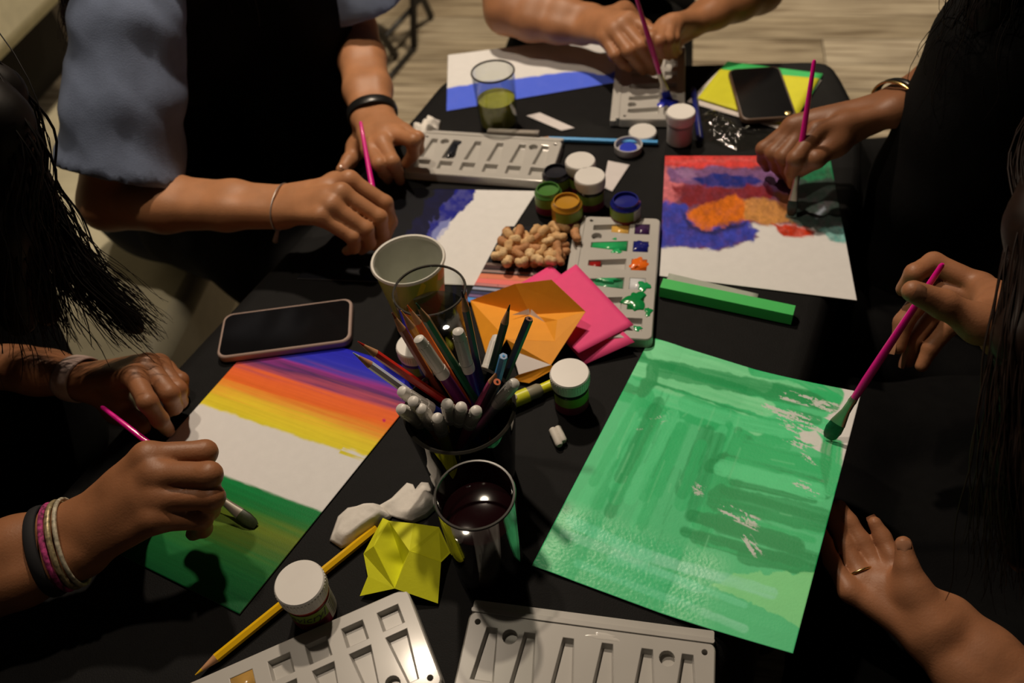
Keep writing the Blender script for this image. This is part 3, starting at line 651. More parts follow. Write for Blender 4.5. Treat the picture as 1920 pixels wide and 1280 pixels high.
# loose lids
c = P(1205, 246, .008); MBl = MB().lathe([(.0185, 0), (.019, .001), (.019, .0065), (.018, .008), (.0005, .0082)], (c[0], c[1], .0008), 40)
tag(MBl.build('jar_lid', jarw, origin=(c[0], c[1], .0008)), 'loose white jar lid lying upright behind blue pencil', 'lid')
c = P(1178, 272, .010); t = thing('jar_lid', 'upturned white lid holding a little blue paint', 'lid', (c[0], c[1], .0008))
MB().lathe([(.0178, 0), (.0185, .001), (.0190, .011), (.0172, .011), (.0168, .003), (.0005, .003)], (c[0], c[1], .0008), 40).build('lid_shell', mat('grey_lid', (.50, .49, .50), .4), t)
MB().lathe([(.012, .0032), (.0118, .0055), (.008, .0065), (.0005, .006)], (c[0], c[1], .0008), 24).build('paint_blob', mat('lid_blue_paint', A(48, 60, 160), .25), t)

# ================================================================== pencils, markers and the pot
woodm = mat('sharpened_wood', A(186, 130, 84), .6, .12, 120)
def pencil_geo(t, tip, base, col, cname, r=.0037, coneL=.020, end=None, gloss=.35):
    tip = np.asarray(tip); base = np.asarray(base); d = nrm(tip-base); L = np.linalg.norm(tip-base)
    paint = mat('pencil_paint_' + cname, col, gloss, .03, 50, coat=.3)
    MB().lathe([(r, 0), (r, L-coneL)], base, 6, d).build('barrel', paint, t, smooth=False)
    MB().lathe([(r*.98, L-coneL), (r*.36, L-.0065)], base, 18, d).build('sharpened_cone', woodm, t)
    MB().lathe([(r*.36, L-.0065), (.0004, L)], base, 12, d).build('lead', mat('lead_' + cname, tuple(.8*q for q in col), .5), t)
def pencil_px(label, tip_px, base_px, zb, L, col, cname, group=None, far=True, **kw):
    base = P(*base_px, zb); tip = J(*tip_px, base, L, not far)
    t = thing('pencil', label, 'pencil', base - np.array([0, 0, .0]), group); pencil_geo(t, tip, base, col, cname, **kw); return tip
# yellow pencil on the table (lies across the cloth)
a, b = P(366, 1265, .0049), P(690, 1003, .0049); t = thing('pencil', 'sharpened yellow pencil lying on the cloth at the front', 'pencil', (b[0], b[1], .0008))
pencil_geo(t, a, b + nrm(b-a)*.01, A(226, 168, 14), 'yellow', r=.0040)
# light blue pencil by the far palette
a, b = P(1056, 261, .0046), P(1233, 267, .0046); t = thing('pencil', 'light blue pencil lying flat beside the far palette', 'pencil', (a[0], a[1], .0008))
pencil_geo(t, b + nrm(a-b)*.170, b, A(66, 150, 206), 'sky_blue', r=.0036)
# the pot
POT = P(862, 766, .105); POTC = np.array([POT[0], POT[1], .0008]); PR, PB, PHT = .0495, .0400, .105
pot = thing('pencil_pot', 'dark smoked-glass tumbler crowded with pencils and felt pens', 'pot', POTC)
smoke = glass('smoked_glass', (.16, .16, .155), ior=1.5)
MB().lathe([(PB*.92, 0), (PB, .003), (PR, PHT), (PR-.0012, PHT+.001), (PR-.0024, PHT), (PB-.0024, .006), (.0005, .005)], POTC, 56).build('tumbler_wall', smoke, pot)
MB().lathe([(PR-.0024, PHT-.001), (PR+.0004, PHT-.001), (PR+.0006, PHT+.0005), (PR-.0012, PHT+.0018), (PR-.003, PHT+.0005)], POTC, 56, closed=True).build('rim', mat('smoked_rim', (.03, .028, .024), .12, .02), pot)
GP = 'coloured pencils in the pot'
def potpt(ang, rr, z): a = math.radians(ang); return np.array([POTC[0]+rr*math.cos(a), POTC[1]+rr*math.sin(a), z])
def pot_line(tip_px, rim_px):
    """base point inside the pot on the line through two photo pixels"""
    best = None
    for k in np.linspace(0.4, 4.0, 200):
        q = (rim_px[0]+(rim_px[0]-tip_px[0])*k, rim_px[1]+(rim_px[1]-tip_px[1])*k)
        for z in (.012, .02, .03, .04):
            p = P(*q, z); d = np.linalg.norm((p-POTC)[:2]); lim = PB-.009 + (PR-PB)*z/PHT
            s = max(0, d-lim)*40 + z*.5
            if best is None or s < best[0]: best = (s, p)
    p = best[1]; v = (p-POTC)[:2]; d = np.linalg.norm(v); lim = PB-.009+(PR-PB)*p[2]/PHT
    if d > lim: p = np.array([POTC[0]+v[0]*lim/d, POTC[1]+v[1]*lim/d, p[2]])
    return p
PENS = [('red pencil leaning far left out of the pot', (671, 640), (790, 722), A(196, 36, 22), 'red', .172),
        ('silver-white pencil leaning out of the pot over the sunset', (662, 661), (790, 752), A(190, 192, 196), 'silver', .170),
        ('brown pencil in the pot beside the red one', (735, 586), (830, 745), A(122, 50, 22), 'brown', .178),
        ('light orange pencil at the back of the pot', (752, 582), (800, 660), A(246, 146, 50), 'light_orange', .178),
        ('deep orange pencil crossing the middle of the pot', (764, 572), (870, 745), A(236, 96, 24), 'orange', .180),
        ('dark green pencil leaning back in the pot', (780, 568), (850, 680), A(20, 82, 44), 'green', .182),
        ('navy pencil standing tall at the back of the pot', (866, 545), (890, 660), A(34, 26, 52), 'navy', .186),
        ('blackish green pencil leaning right with a sharp point', (956, 571), (920, 700), A(26, 48, 34), 'bottle_green', .172),
        ('pink pencil leaning right low in the pot', (936, 692), (900, 755), A(170, 70, 96), 'pink', .140)]
for lab, tp, rp_, col, cn, L in PENS:
    base = pot_line(tp, rp_); tip = J(*tp, base, L, False)
    tip2 = J(*tp, base, L, True)
    if tip[2] < tip2[2]: tip = tip2
    t = thing('pencil', lab, 'pencil', base, GP); pencil_geo(t, tip, base, col, cn)
    print('PEN', cn, np.round(base, 3), np.round(tip, 3), round(float(np.linalg.norm(tip-base)), 3))
# blunt black pencil and a maroon one showing their flat ends
for lab, tp, rp_, col, cn, L, core in (('black pencil with flat end up at right of the pot', (992, 598), (950, 700), A(18, 20, 20), 'black', .165, A(120, 80, 60)), ('dark pencil with pale round end up low in the pot', (932, 716), (905, 768), A(26, 22, 22), 'charcoal', .135, A(196, 100, 60)), ('blue pencil hidden behind the black one in the pot', (944, 668), (930, 720), A(70, 140, 180), 'teal', .150, A(150, 160, 170))):
    base = pot_line(tp, rp_); tip = J(*tp, base, L, False); t2 = J(*tp, base, L, True); tip = t2 if tip[2] < t2[2] else tip
    t = thing('pencil', lab, 'pencil', base, GP); d = nrm(tip-base); LL = np.linalg.norm(tip-base)
    MB().lathe([(.0038, 0), (.0038, LL)], base, 6, d).build('barrel', mat('pencil_paint_'+cn, col, .35, .03, 50, coat=.3), t, smooth=False)
    MB().lathe([(.0032, LL-.001), (.0032, LL+.0004), (.0011, LL+.0005)], base, 16, d).build('wood_end', mat('wood_end_'+cn, core, .6), t)
    MB().lathe([(.0011, LL), (.0011, LL+.001), (.0001, LL+.001)], base, 8, d).build('lead', mat('pencil_paint_'+cn), t)
capm = mat('white_pen_cap', (.72, .70, .66), .35, .03, 60)
def marker(label, top, base, col, cname, capL=.048, r=.0056, group='felt pens in the pot'):
    top = np.asarray(top); base = np.asarray(base); d = nrm(top-base); L = np.linalg.norm(top-base)
    t = thing('felt_pen', label, 'felt pen', base, group)
    MB().lathe([(r*.8, 0), (r*.95, .003), (r*.95, L-capL+.006)], base, 18, d).build('barrel', mat('pen_barrel_'+cname, col, .35, .03), t)
    MB().lathe([(r*1.08, L-capL), (r*1.12, L-capL+.002), (r*1.12, L-capL+.010), (r*1.04, L-capL+.0105), (r*.98, L-.006), (r*.86, L-.002), (r*.5, L-.0004), (.0003, L)], base, 20, d).build('cap', capm, t)
    mb = MB(); e1 = nrm(np.cross(d, (0, 0, 1))) if abs(d[2]) < .98 else np.array([1., 0, 0]); e2 = np.cross(d, e1)
    for q in range(12):
        a = 2*math.pi*q/12; rd = e1*math.cos(a)+e2*math.sin(a); mb.hull_box(base+d*(L-capL*.48)+rd*r*.99, d, rd, np.cross(d, rd), capL*.58, .0007, .0009)
    mb.build('cap_ribs', capm, t, smooth=False)
MK = [('felt pen with purple barrel standing tall in the pot', (783, 632), (850, 730), A(96, 30, 76), 'purple', .160), ('felt pen with violet barrel upright in the middle of the pot', (858, 618), (885, 720), A(50, 28, 92), 'violet', .165),
      ('felt pen with white cap leaning over the right rim', (966, 716), (925, 765), A(150, 140, 136), 'grey', .142), ('felt pen cap at the upper left rim of the pot', (750, 731), (800, 762), A(40, 60, 140), 'blue', .138),
      ('felt pen cap furthest left on the pot rim', (750, 765), (800, 800), A(40, 120, 70), 'green', .132), ('felt pen cap tucked between the two left ones', (773, 750), (815, 795), A(190, 60, 40), 'red', .136),
      ('felt pen cap in the left row with angled tip', (788, 764), (822, 815), A(220, 130, 40), 'orange', .130), ('lowest felt pen cap at the near rim', (820, 782), (835, 830), A(200, 180, 50), 'yellow', .124),
      ('felt pen cap just right of the near rim middle', (838, 755), (850, 810), A(90, 60, 40), 'brown', .132), ('thick felt pen cap at the centre of the near rim', (865, 761), (858, 815), A(30, 30, 36), 'black', .130),
      ('felt pen cap leaning right at the near rim', (894, 768), (868, 820), A(200, 70, 110), 'pink', .130)]
for lab, tp, rp_, col, cn, L in MK:
    base = pot_line(tp, rp_); tip = J(*tp, base, L, False); t2 = J(*tp, base, L, True); tip = t2 if tip[2] < t2[2] else tip
    print('MK', cn, np.round(base, 3), np.round(tip, 3), round(float(np.linalg.norm(tip-base)), 3))
    marker(lab, tip, base, col, cn, .052 if L > .15 else .045)
marker('felt pen cap peeking up behind the green pencil', J(933, 628, potpt(200, .02, .012), .15, False), potpt(200, .02, .012), A(90, 90, 96), 'slate', .045)

# ================================================================== brushes
pinkm = mat('magenta_brush_handle', A(222, 18, 122), .3, .04, 60, coat=.4); ferr = mat('brush_ferrule', (.46, .42, .36), .3, .05, 80, metal=.8)
def brush(label, end, tip, bcol, fl=.032, bl=.020, r=.0036, w=.0058):
    end = np.asarray(end); tip = np.asarray(tip); d = nrm(tip-end); L = np.linalg.norm(tip-end)
    t = thing('paint_brush', label, 'paint brush', tip, 'magenta paint brushes')
    hl = L-fl-bl
    MB().lathe([(r*.35, 0), (r*.62, .002), (r*.75, hl*.25), (r, hl*.68), (r*1.05, hl*.85), (r*.9, hl)], end, 16, d).build('handle', pinkm, t)
    side = nrm(np.cross(d, nrm(end-CAMO))); MBf = MB(); n = 20; vs = []; fs = []
    e2 = np.cross(d, side)
    def ring(h, a, b): return [end + d*h + side*a*math.cos(2*math.pi*k/n) + e2*b*math.sin(2*math.pi*k/n) for k in range(n)]
    def strip(rs):
        mb = MB(); vs = [p for q in rs for p in q]; fs = [(i*n+k, i*n+(k+1) % n, (i+1)*n+(k+1) % n, (i+1)*n+k) for i in range(len(rs)-1) for k in range(n)]
        fs += [tuple(range(n))[::-1], tuple((len(rs)-1)*n+k for k in range(n))]; return mb.add(vs, fs)
    strip([ring(hl-.001, r*.95, r*.95), ring(hl+.004, r*1.08, r*1.08), ring(hl+.006, r, r), ring(hl+fl*.5, r*1.1, r*.85), ring(hl+fl, w, r*.55)]).build('ferrule', ferr, t)
    strip([ring(hl+fl-.001, w*.95, r*.5), ring(hl+fl+bl*.4, w*1.08, r*.62), ring(hl+fl+bl*.8, w*.9, r*.35), ring(L, w*.55, r*.10)]).build('bristles', mat('bristles_%d' % int(1000*sum(bcol)), bcol, .35, .2, 300), t)
    return t
def brush_px(label, end_px, tip_px, ztip, L, bcol, near=True, **kw):
    tip = P(*tip_px, ztip); end = J(*end_px, tip, L, near); print('BR', np.round(end, 3), round(float(np.linalg.norm(end-tip)), 3)); brush(label, end, tip, bcol, **kw); return end, tip
BR = {}
BR['A'] = brush_px('magenta brush held over the green end of the sunset', (190, 762), (480, 986), .003, .200, A(40, 46, 20), False)
BR['B'] = brush_px('magenta brush held upright beside the paper cup', (676, 228), (719, 468), .004, .185, A(40, 40, 60), False)
BR['C'] = brush_px('magenta brush dipping into blue paint at the far end', (1190, -14), (1253, 190), .010, .185, A(40, 50, 150), True)
BR['D'] = brush_px('magenta brush working on the abstract painting', (1527, 112), (1483, 405), .003, .185, A(30, 50, 40), True)
BR['E'] = brush_px('magenta brush stroking green paint at the right edge', (1768, 494), (1552, 822), .018, .200, A(22, 96, 56), True, w=.0072)

# ================================================================== phones
def phone(label, c4, z, case_col, cname, th=.0095, size=None, extra=None):
    c, ux, uy, w, h = rect_px(c4, z+th)
    if size: w, h = size
    n = np.array([0, 0, 1.]); t = thing('phone', label, 'phone', (c[0], c[1], z)); r = min(w, h)*.16
    f = lambda pts: [np.array([c[0], c[1], z]) + ux*x + uy*y for x, y in pts]
    MB().prism(f(rrect(w, h, r)), n*0, n*th).build('case', mat('phone_case_'+cname, case_col, .35, .04), t, bevel=.0018)
    MB().prism(f(rrect(w-.006, h-.006, r*.86)), n*(th-.001), n*(th+.0004)).build('screen', mat('phone_screen', (.006, .006, .007), .12, .1, spec=.45), t)
    if extra:
        q = P(*extra, z+th); MB().lathe([(.0052, 0), (.0052, .0014), (.004, .0018), (.0005, .0015)], q - n*.0002, 20).build('lens_ring', mat('gold_trim', (.75, .55, .25), .2, .03, metal=1), t)
    return t
phone('phone with a pale pink case lying by the sunset painting', ((421, 590), (661, 556), (657, 640), (403, 671)), .0008, (.42, .31, .27), 'pink')

# ================================================================== coloured papers
def flatpaper(name, px, z, col, label, cat, cname, lift=None, th=.0004, bend=None):
    pts = [P(x, y, z + (lift[i] if lift else 0)) for i, (x, y) in enumerate(px)]
    n = 14; TL, TR, BR_, BL = pts; vs = []
    for j in range(n):
        for i in range(n):
            u, v = i/(n-1), j/(n-1); q = (TL*(1-u)+TR*u)*(1-v)+(BL*(1-u)+BR_*u)*v
            if bend: q = q + np.array([0, 0, bend(u, v)])
            vs.append(q)
    fs = [(j*n+i, j*n+i+1, (j+1)*n+i+1, (j+1)*n+i) for j in range(n-1) for i in range(n-1)]
    c = sum(pts)/4; o = MB().add(vs, fs).build(name, mat('paper_'+cname, col, .7, .03, 60, .08, 500), origin=(c[0], c[1], min(p[2] for p in pts)), solid=th)
    return tag(o, label, cat)
PINK = A(250, 66, 110)
flatpaper('colour_paper', [(1033, 497), (1190, 641), (1097, 683), (968, 536)],   .0142, PINK, 'lower hot pink square, tilted towards the white-lidded jar', 'paper', 'pink', lift=(.001, -.0005, -.012, .0005))
flatpaper('colour_paper', [(1080, 495), (1188, 609), (1085, 662), (985, 562)], .0155, PINK, 'upper hot pink square resting against the stained palette', 'paper', 'pink', lift=(.001, -.0005, -.0005, .0))
def facets(name, V, F, col, cname, label, cat, parts='facet', extra=None, white=None):
    pts = {k: P(x, y, z) for k, (x, y, z) in V.items()}; c = np.mean(list(pts.values()), 0); c[2] = min(p[2] for p in pts.values())
    t = thing(name, label, cat, c)
    for f in F:
        w = f.endswith('!'); ks = f.rstrip('!').split()
        q = [pts[k] for k in ks]; m = mat('paper_white_back', (.74, .68, .66), .7, .03) if w else mat('folded_paper_'+cname, col, .65, .04, 60, .1, 400)
        MB().add(q, [tuple(range(len(q)))]).build(parts, m, t, smooth=False, solid=.0005)
    return t
ORG = A(250, 134, 24, 1.12)
facets('origami_fortune_teller', {'a': (882, 563, .006), 'b': (966, 532, .044), 'c': (994, 590, .0185), 'd': (950, 636, .024), 'e': (918, 686, .003), 'f': (1034, 524, .056), 'g': (1098, 584, .034), 'h': (1033, 684, .019), 'i': (1040, 640, .025), 'j': (973, 702, .010), 'k': (960, 657, .016), 'l': (1042, 690, .016), 'm': (992, 718, .0035), 'n': (958, 712, .0035), 'o': (960, 590, .023), 'p': (1022, 604, .0215), 'q': (994, 578, .024), 'r': (1045, 600, .029)},
       ['a b c d', 'a d e', 'b f g c', 'c g r p', 'p r g i', 'd c p i', 'g h i', 'd i h k', 'k h j!', 'j h l m n', 'o c p q!'], ORG, 'orange', 'orange folded paper fortune teller opened beside the pencil pot', 'origami')
YEL = A(205, 196, 22)
facets('origami_fortune_teller', {'c': (756, 1058, .005), 'a': (718, 971, .012), 'a2': (729, 976, .016), 'b': (776, 981, .020), 'd': (823, 988, .010), 'e': (845, 1036, .004), 'f': (827, 1054, .014), 'g': (821, 1131, .003), 'h': (740, 1103, .016), 'i': (675, 1117, .003), 'j': (682, 1038, .012), 'k': (701, 1024, .024), 'l': (768, 1033, .026), 'm': (690, 1080, .010)},
       ['l f g h', 'k h i m j', 'k c h', 'c l h', 'a k c a2', 'a2 c l b', 'b l f e d', 'a k j'], YEL, 'yellow', 'yellow folded paper fortune teller between pencil and dark drink', 'origami')
# yellow and green notes with a white sheet, under the black phone
flatpaper('note_sheet', [(1352, 128), (1540, 150), (1479, 247), (1288, 191)], .0016, (.72, .66, .63), 'white sheet sticking out lowest below the yellow one', 'paper', 'white_note')
flatpaper('note_sheet', [(1364, 115), (1543, 138), (1510, 200), (1318, 170)], .0030, A(60, 176, 84), 'green sheet showing along the back of the yellow one', 'paper', 'green')
flatpaper('note_sheet', [(1350, 130), (1536, 147), (1484, 238), (1308, 184)], .0046, A(206, 192, 34), 'yellow sheet on which the black phone lies', 'paper', 'yellow_note')
phone('black phone lying on the yellow sheet at the far right', ((1369, 126), (1466, 126), (1490, 215), (1386, 229)), .0058, (.10, .06, .04), 'brown', th=.008, extra=(1478, 213))
# folded green paper tube in front of the abstract painting
a, b = P(1240, 536, .010), P(1488, 588, .010); d = nrm(b-a); s = np.array([-d[1], d[0], 0]); L = np.linalg.norm(b-a)
gt = thing('folded_paper_strip', 'bright green folded paper strip in front of abstract painting', 'paper', ((a+b)/2*np.array([1, 1, 0])+np.array([0, 0, .0012])))
gm = mat('paper_green_strip', A(60, 178, 76), .6, .03, 60, .08, 500)
sec = [(-.0085, .0016), (.0085, .0016), (.0095, .0095), (.007, .0155), (-.006, .0135)]
secw = lambda p, k=1.0: [np.array([p[0], p[1], 0]) + s*x*k + np.array([0, 0, .0085+(z-.0085)*k]) for x, z in sec]
for i in range(5):
    q = [secw(a)[i], secw(a)[(i+1) % 5], secw(b)[(i+1) % 5], secw(b)[i]]; MB().add(q, [(0, 1, 2, 3)]).build('folded_face', gm, gt, smooth=False, solid=.0005)
MB().add(secw(b - d*.0015, .93), [(0, 1, 2, 3, 4)]).build('white_end', mat('paper_white_back'), gt, smooth=False, solid=.0004)
MB().add(secw(a + d*.0015, .93), [(0, 1, 2, 3, 4)]).build('white_end', mat('paper_white_back'), gt, smooth=False, solid=.0004)
flatpaper('tracing_strip', [(1254, 512), (1422, 551), (1420, 560), (1250, 524)], .0022, (.42, .46, .40), 'thin greyish strip lying behind the green paper strip', 'paper', 'tracing')
# white scraps
flatpaper('paper_scrap', [(987, 217), (1012, 211), (1078, 240), (1053, 245)], .0014, (.72, .68, .68), 'narrow white paper scrap behind the far palette', 'paper', 'scrap')
flatpaper('paper_scrap', [(1140, 301), (1181, 309), (1148, 359), (1130, 351)], .0014, (.70, .66, .66), 'wedge-shaped white scrap beside the jar cluster', 'paper', 'scrap')
# grey bar on the far palette
a, b = P(914, 246, .016), P(1007, 250, .016); t = thing('grey_stick', 'short grey plastic stick lying across the far palette edge', 'stick', (a[0], a[1], PH+.0012))
MB().hull_box((a+b)/2, nrm(b-a), np.cross((0, 0, 1), nrm(b-a)), (0, 0, 1), np.linalg.norm(b-a), .008, .0055).build('stick_body', mat('grey_plastic', (.34, .31, .27), .4), t, bevel=.001)
MB().hull_box(b, nrm(b-a), np.cross((0, 0, 1), nrm(b-a)), (0, 0, 1), .006, .0088, .006).build('stick_end', mat('grey_plastic_dark', (.26, .24, .22), .4), t, bevel=.001)
# yellow highlighter behind the jar
a, b = P(948, 757, .0085), P(1046, 716, .0075); d = nrm(b-a); L = np.linalg.norm(b-a)
t = thing('highlighter', 'yellow highlighter lying behind the white-lidded jar', 'highlighter', (a[0], a[1], .0008))
MB().lathe([(.0065, -.03), (.0078, -.028), (.0078, L*.42)], a, 24, d).build('barrel', mat('highlighter_yellow', A(206, 196, 40), .35), t)
MB().lathe([(.0072, L*.42), (.0074, L*.62), (.0056, L*.68)], a, 24, d).build('collar', mat('highlighter_grey', (.30, .28, .20), .4), t)
MB().lathe([(.0052, L*.66), (.0056, L*.9), (.0062, L*.95), (.0060, L)], a, 24, d).build('cap', mat('highlighter_cap', A(220, 206, 30), .35), t)
MB().lathe([(.0030, .0), (.0030, .0006), (.0002, .0006)], P(964, 744, .0162), 16, nrm(CAMO-P(964, 744, .0162))).build('round_badge', mat('paper_white_back'), t)
# white chalk-like pieces
a, b = P(1040, 802, .0052), P(1058, 842, .0052); t = thing('eraser_stub', 'small white split eraser stub on the cloth', 'eraser', (a[0], a[1], .0008)); d = nrm(b-a); s = np.array([-d[1], d[0], 0])
for k, (o_, l_) in enumerate(((-.0026, .022), (.0026, .019))): MB().lathe([(.0030, 0), (.0040, .001), (.0040, l_-.002), (.0028, l_)], a + s*o_ - np.array([0, 0, .0004]), 14, d).build('stub_half', mat('eraser_white', (.74, .70, .64), .6, .06, 200), t)
# blue pen by the far jar
a, b = P(1300, 166, .0055), P(1313, 262, .0055); t = thing('ballpoint_pen', 'dark blue pen lying beside the frosted jar', 'pen', (a[0], a[1], .0008)); L = np.linalg.norm(b-a); d = nrm(b-a)
MB().lathe([(.0030, 0), (.0042, .004), (.0042, L*.7)], a, 16, d).build('barrel', mat('pen_blue', A(28, 34, 90), .3), t); MB().lathe([(.0046, L*.7), (.0048, L*.97), (.004, L)], a, 16, d).build('cap', mat('pen_blue_cap', A(22, 26, 76), .3), t)

# ---- crumpled things: rings of an outline drawn in towards the middle, heaved by noise
def crumple(name, px, zmax, m, label, cat, seed, soft=False, fold=14, solid=.0006, z0=.0015):
    out = np.array([P(x, y, z0)[:2] for x, y in px]); lp = np.array(dens([tuple(q) for q in out], .004)); c = lp.mean(0); n = len(lp); vs = []; fs = []; R = 12
    for k in range(R):
        s = 1-k/(R-.5); q = c+(lp-c)*s
        for x, y in q:
            hgt = (fbm(np.array(x*fold*6), np.array(y*fold*6), seed, 3)); rid = abs(fbm(np.array(x*fold*4+5), np.array(y*fold*4), seed+4, 2)-.5)*2
            fo = abs(math.sin(x*fold*13+y*fold*7+4*hgt))*.6+abs(math.sin(x*fold*-6+y*fold*15+3*hgt+seed))*.5
            if soft: vs.append((x, y, z0 + zmax*min(1, (1-s)*3.2)*(.55+.45*math.sin(x*fold*5-y*fold*3+seed))*(.85+.3*float(hgt)))); continue
            vs.append((x, y, z0 + zmax*(sstep(0, .6, 1-s)*.45+.4*min(1, (1-s)*5))*float(.15+.5*hgt+.75*fo)))
    for r in range(R-1):
        for i in range(n): fs.append((r*n+i, r*n+(i+1) % n, (r+1)*n+(i+1) % n, (r+1)*n+i))
    fs.append(tuple((R-1)*n+i for i in range(n)))
    o = MB().add(vs, fs).build(name, m, origin=(c[0], c[1], z0), solid=solid, autosmooth=False); return tag(o, label, cat)
tis = mat('tissue_paper', (.80, .77, .72), .9, .06, 90, .3, 260)
crumple('tissue', [(618, 1013), (634, 968), (652, 952), (690, 945), (716, 948), (735, 968), (722, 982), (692, 1000), (662, 1020), (640, 1028)], .015, tis, 'used white tissue with a dark spot lying over the yellow pencil', 'tissue', 3, soft=True, fold=10)
crumple('tissue', [(708, 950), (734, 934), (752, 916), (763, 905), (774, 908), (780, 920), (790, 904), (803, 905), (812, 925), (824, 948), (800, 970), (774, 981), (748, 972), (730, 966)], .017, tis, 'used white tissue touching the glass of dark drink', 'tissue', 5, soft=True, fold=16)
crumple('tissue', [(776, 236), (800, 233), (812, 222), (826, 226), (824, 246), (806, 262), (796, 290), (778, 316), (760, 310), (768, 280)], .020, tis, 'crumpled white tissue under the hand with the watch', 'tissue', 9)
bagm = glass('clear_plastic_bag', (.86, .86, .82), ior=1.6, rough=.12)
crumple('plastic_bag', [(1302, 222), (1332, 205), (1390, 243), (1452, 254), (1448, 270), (1384, 282), (1322, 262)], .012, bagm, 'glossy clear plastic bag beside the notes', 'plastic bag', 15, solid=0)

# ---- printed card under the peanuts
def card(cv, u, v):
    cv.C[:] = A(30, 28, 28)
    for y0, y1, cc in ((.50, .53, (120, 96, 80)), (.53, .57, (64, 40, 36)), (.59, .62, (150, 120, 105)), (.64, .70, (214, 120, 84)), (.70, .76, (226, 110, 96)), (.76, .79, (190, 120, 110)), (.81, .84, (150, 150, 160)), (.86, .89, (60, 60, 84)), (.90, .93, (120, 90, 120)), (.94, .99, (80, 140, 200))):
        a = sstep(y0-.006, y0+.006, v)*(1-sstep(y1-.006, y1+.006, v))*sstep(.28, .5, fbm(u*22, v*6, int(y0*100))+.22); cv.lay(a, A(*cc), .3)
sheet('printed_card', [P(948, 424, .0045), P(1052, 424, .0045), P(1008, 580, .0045), P(872, 566, .0045)], 60, 110, card, 'glossy dark card with coloured bands lying under the peanuts', 'card', paperm, thick=.0035, base=A(30, 28, 28))
# ---- peanuts
pm = [mat('peanut_shell_%d' % i, c, .7, .16, 130, .8, 420) for i, c in enumerate((A(206, 156, 98), A(222, 178, 120), A(186, 126, 76)))]
def peanut_mesh(k):
    n, R = 16, 13; mb = MB(); vs = []; L = (.021, .017, .024)[k]
    for i in range(R):
        t = i/(R-1); x = (t-.5)*L; r = .0057*math.sqrt(max(0, 1-(2*t-1)**4))*(1-.13*math.exp(-((t-.55)/.12)**2))*(1+.12*math.sin(2.2*t+k)); 
        for j in range(n):
            a = 2*math.pi*j/n; q = r*(1+.07*math.sin(7*a)+.06*math.sin(23*t)*math.sin(5*a+k)); vs.append((x, q*math.cos(a)+.002*math.sin(3.1*t), q*math.sin(a)*.9))
    fs = [(i*n+j, i*n+(j+1) % n, (i+1)*n+(j+1) % n, (i+1)*n+j) for i in range(R-1) for j in range(n)] + [tuple(range(n))[::-1], tuple((R-1)*n+j for j in range(n))]
    o = mb.add(vs, fs).build('peanut', pm[k], origin=(0, 0, 0), autosmooth=False); return o
protos = [peanut_mesh(k) for k in range(3)]; used = [False]*3
random.seed(5); spots = []
poly = [(958, 432), (1000, 430), (1050, 440), (1056, 455), (1050, 490), (1000, 492), (940, 488), (930, 476)]
tries = 0
while len(spots) < 54 and tries < 6000:
    tries += 1; x, y = random.uniform(925, 1060), random.uniform(425, 495)
    if not inpoly(np.array(x), np.array(y), poly): continue
    lay = 0 if len(spots) < 30 else 1; z = .0098 + lay*.0085
    p = P(x, y, z)
    if all(np.linalg.norm(p[:2]-q[0][:2]) > (.0102 if lay == q[1] else .005) for q in spots): spots.append((p, lay))
extra = [((1056, 428), .0085), ((1076, 425), .0095), ((1082, 440), .021), ((1040, 428), .0085), ((1068, 412), .0075)]
PLAB = ['peanut in its shell lying on the printed card', 'peanut in its shell on top of the peanut heap']
allp = [(p, PLAB[l], 'peanuts in the heap, ' + ('lower' if l == 0 else 'upper') + ' layer') for p, l in spots] + [(P(x, y, z), 'peanut in its shell strayed beyond the card towards the jars', 'stray peanuts by the jars') for (x, y), z in extra]
for i, (p, lab, grp) in enumerate(allp):
    k = i % 3; o = protos[k] if not used[k] else protos[k].copy()
    if used[k]: COL.objects.link(o)
    used[k] = True; o.location = p; o.rotation_euler = (random.uniform(0, 6), random.uniform(-.25, .25), random.uniform(0, 6)); tag(o, lab, 'peanut', grp)
# orange pouch on the floor behind the left-hand painters
crumple('orange_pouch', [(632, 226), (648, 208), (664, 212), (676, 232), (670, 252), (650, 248)], .06, mat('orange_fabric', A(246, 96, 40), .7), 'small orange cloth pouch lying on the floor behind magenta brush', 'pouch', 21, z0=FLOOR+.002, fold=5)
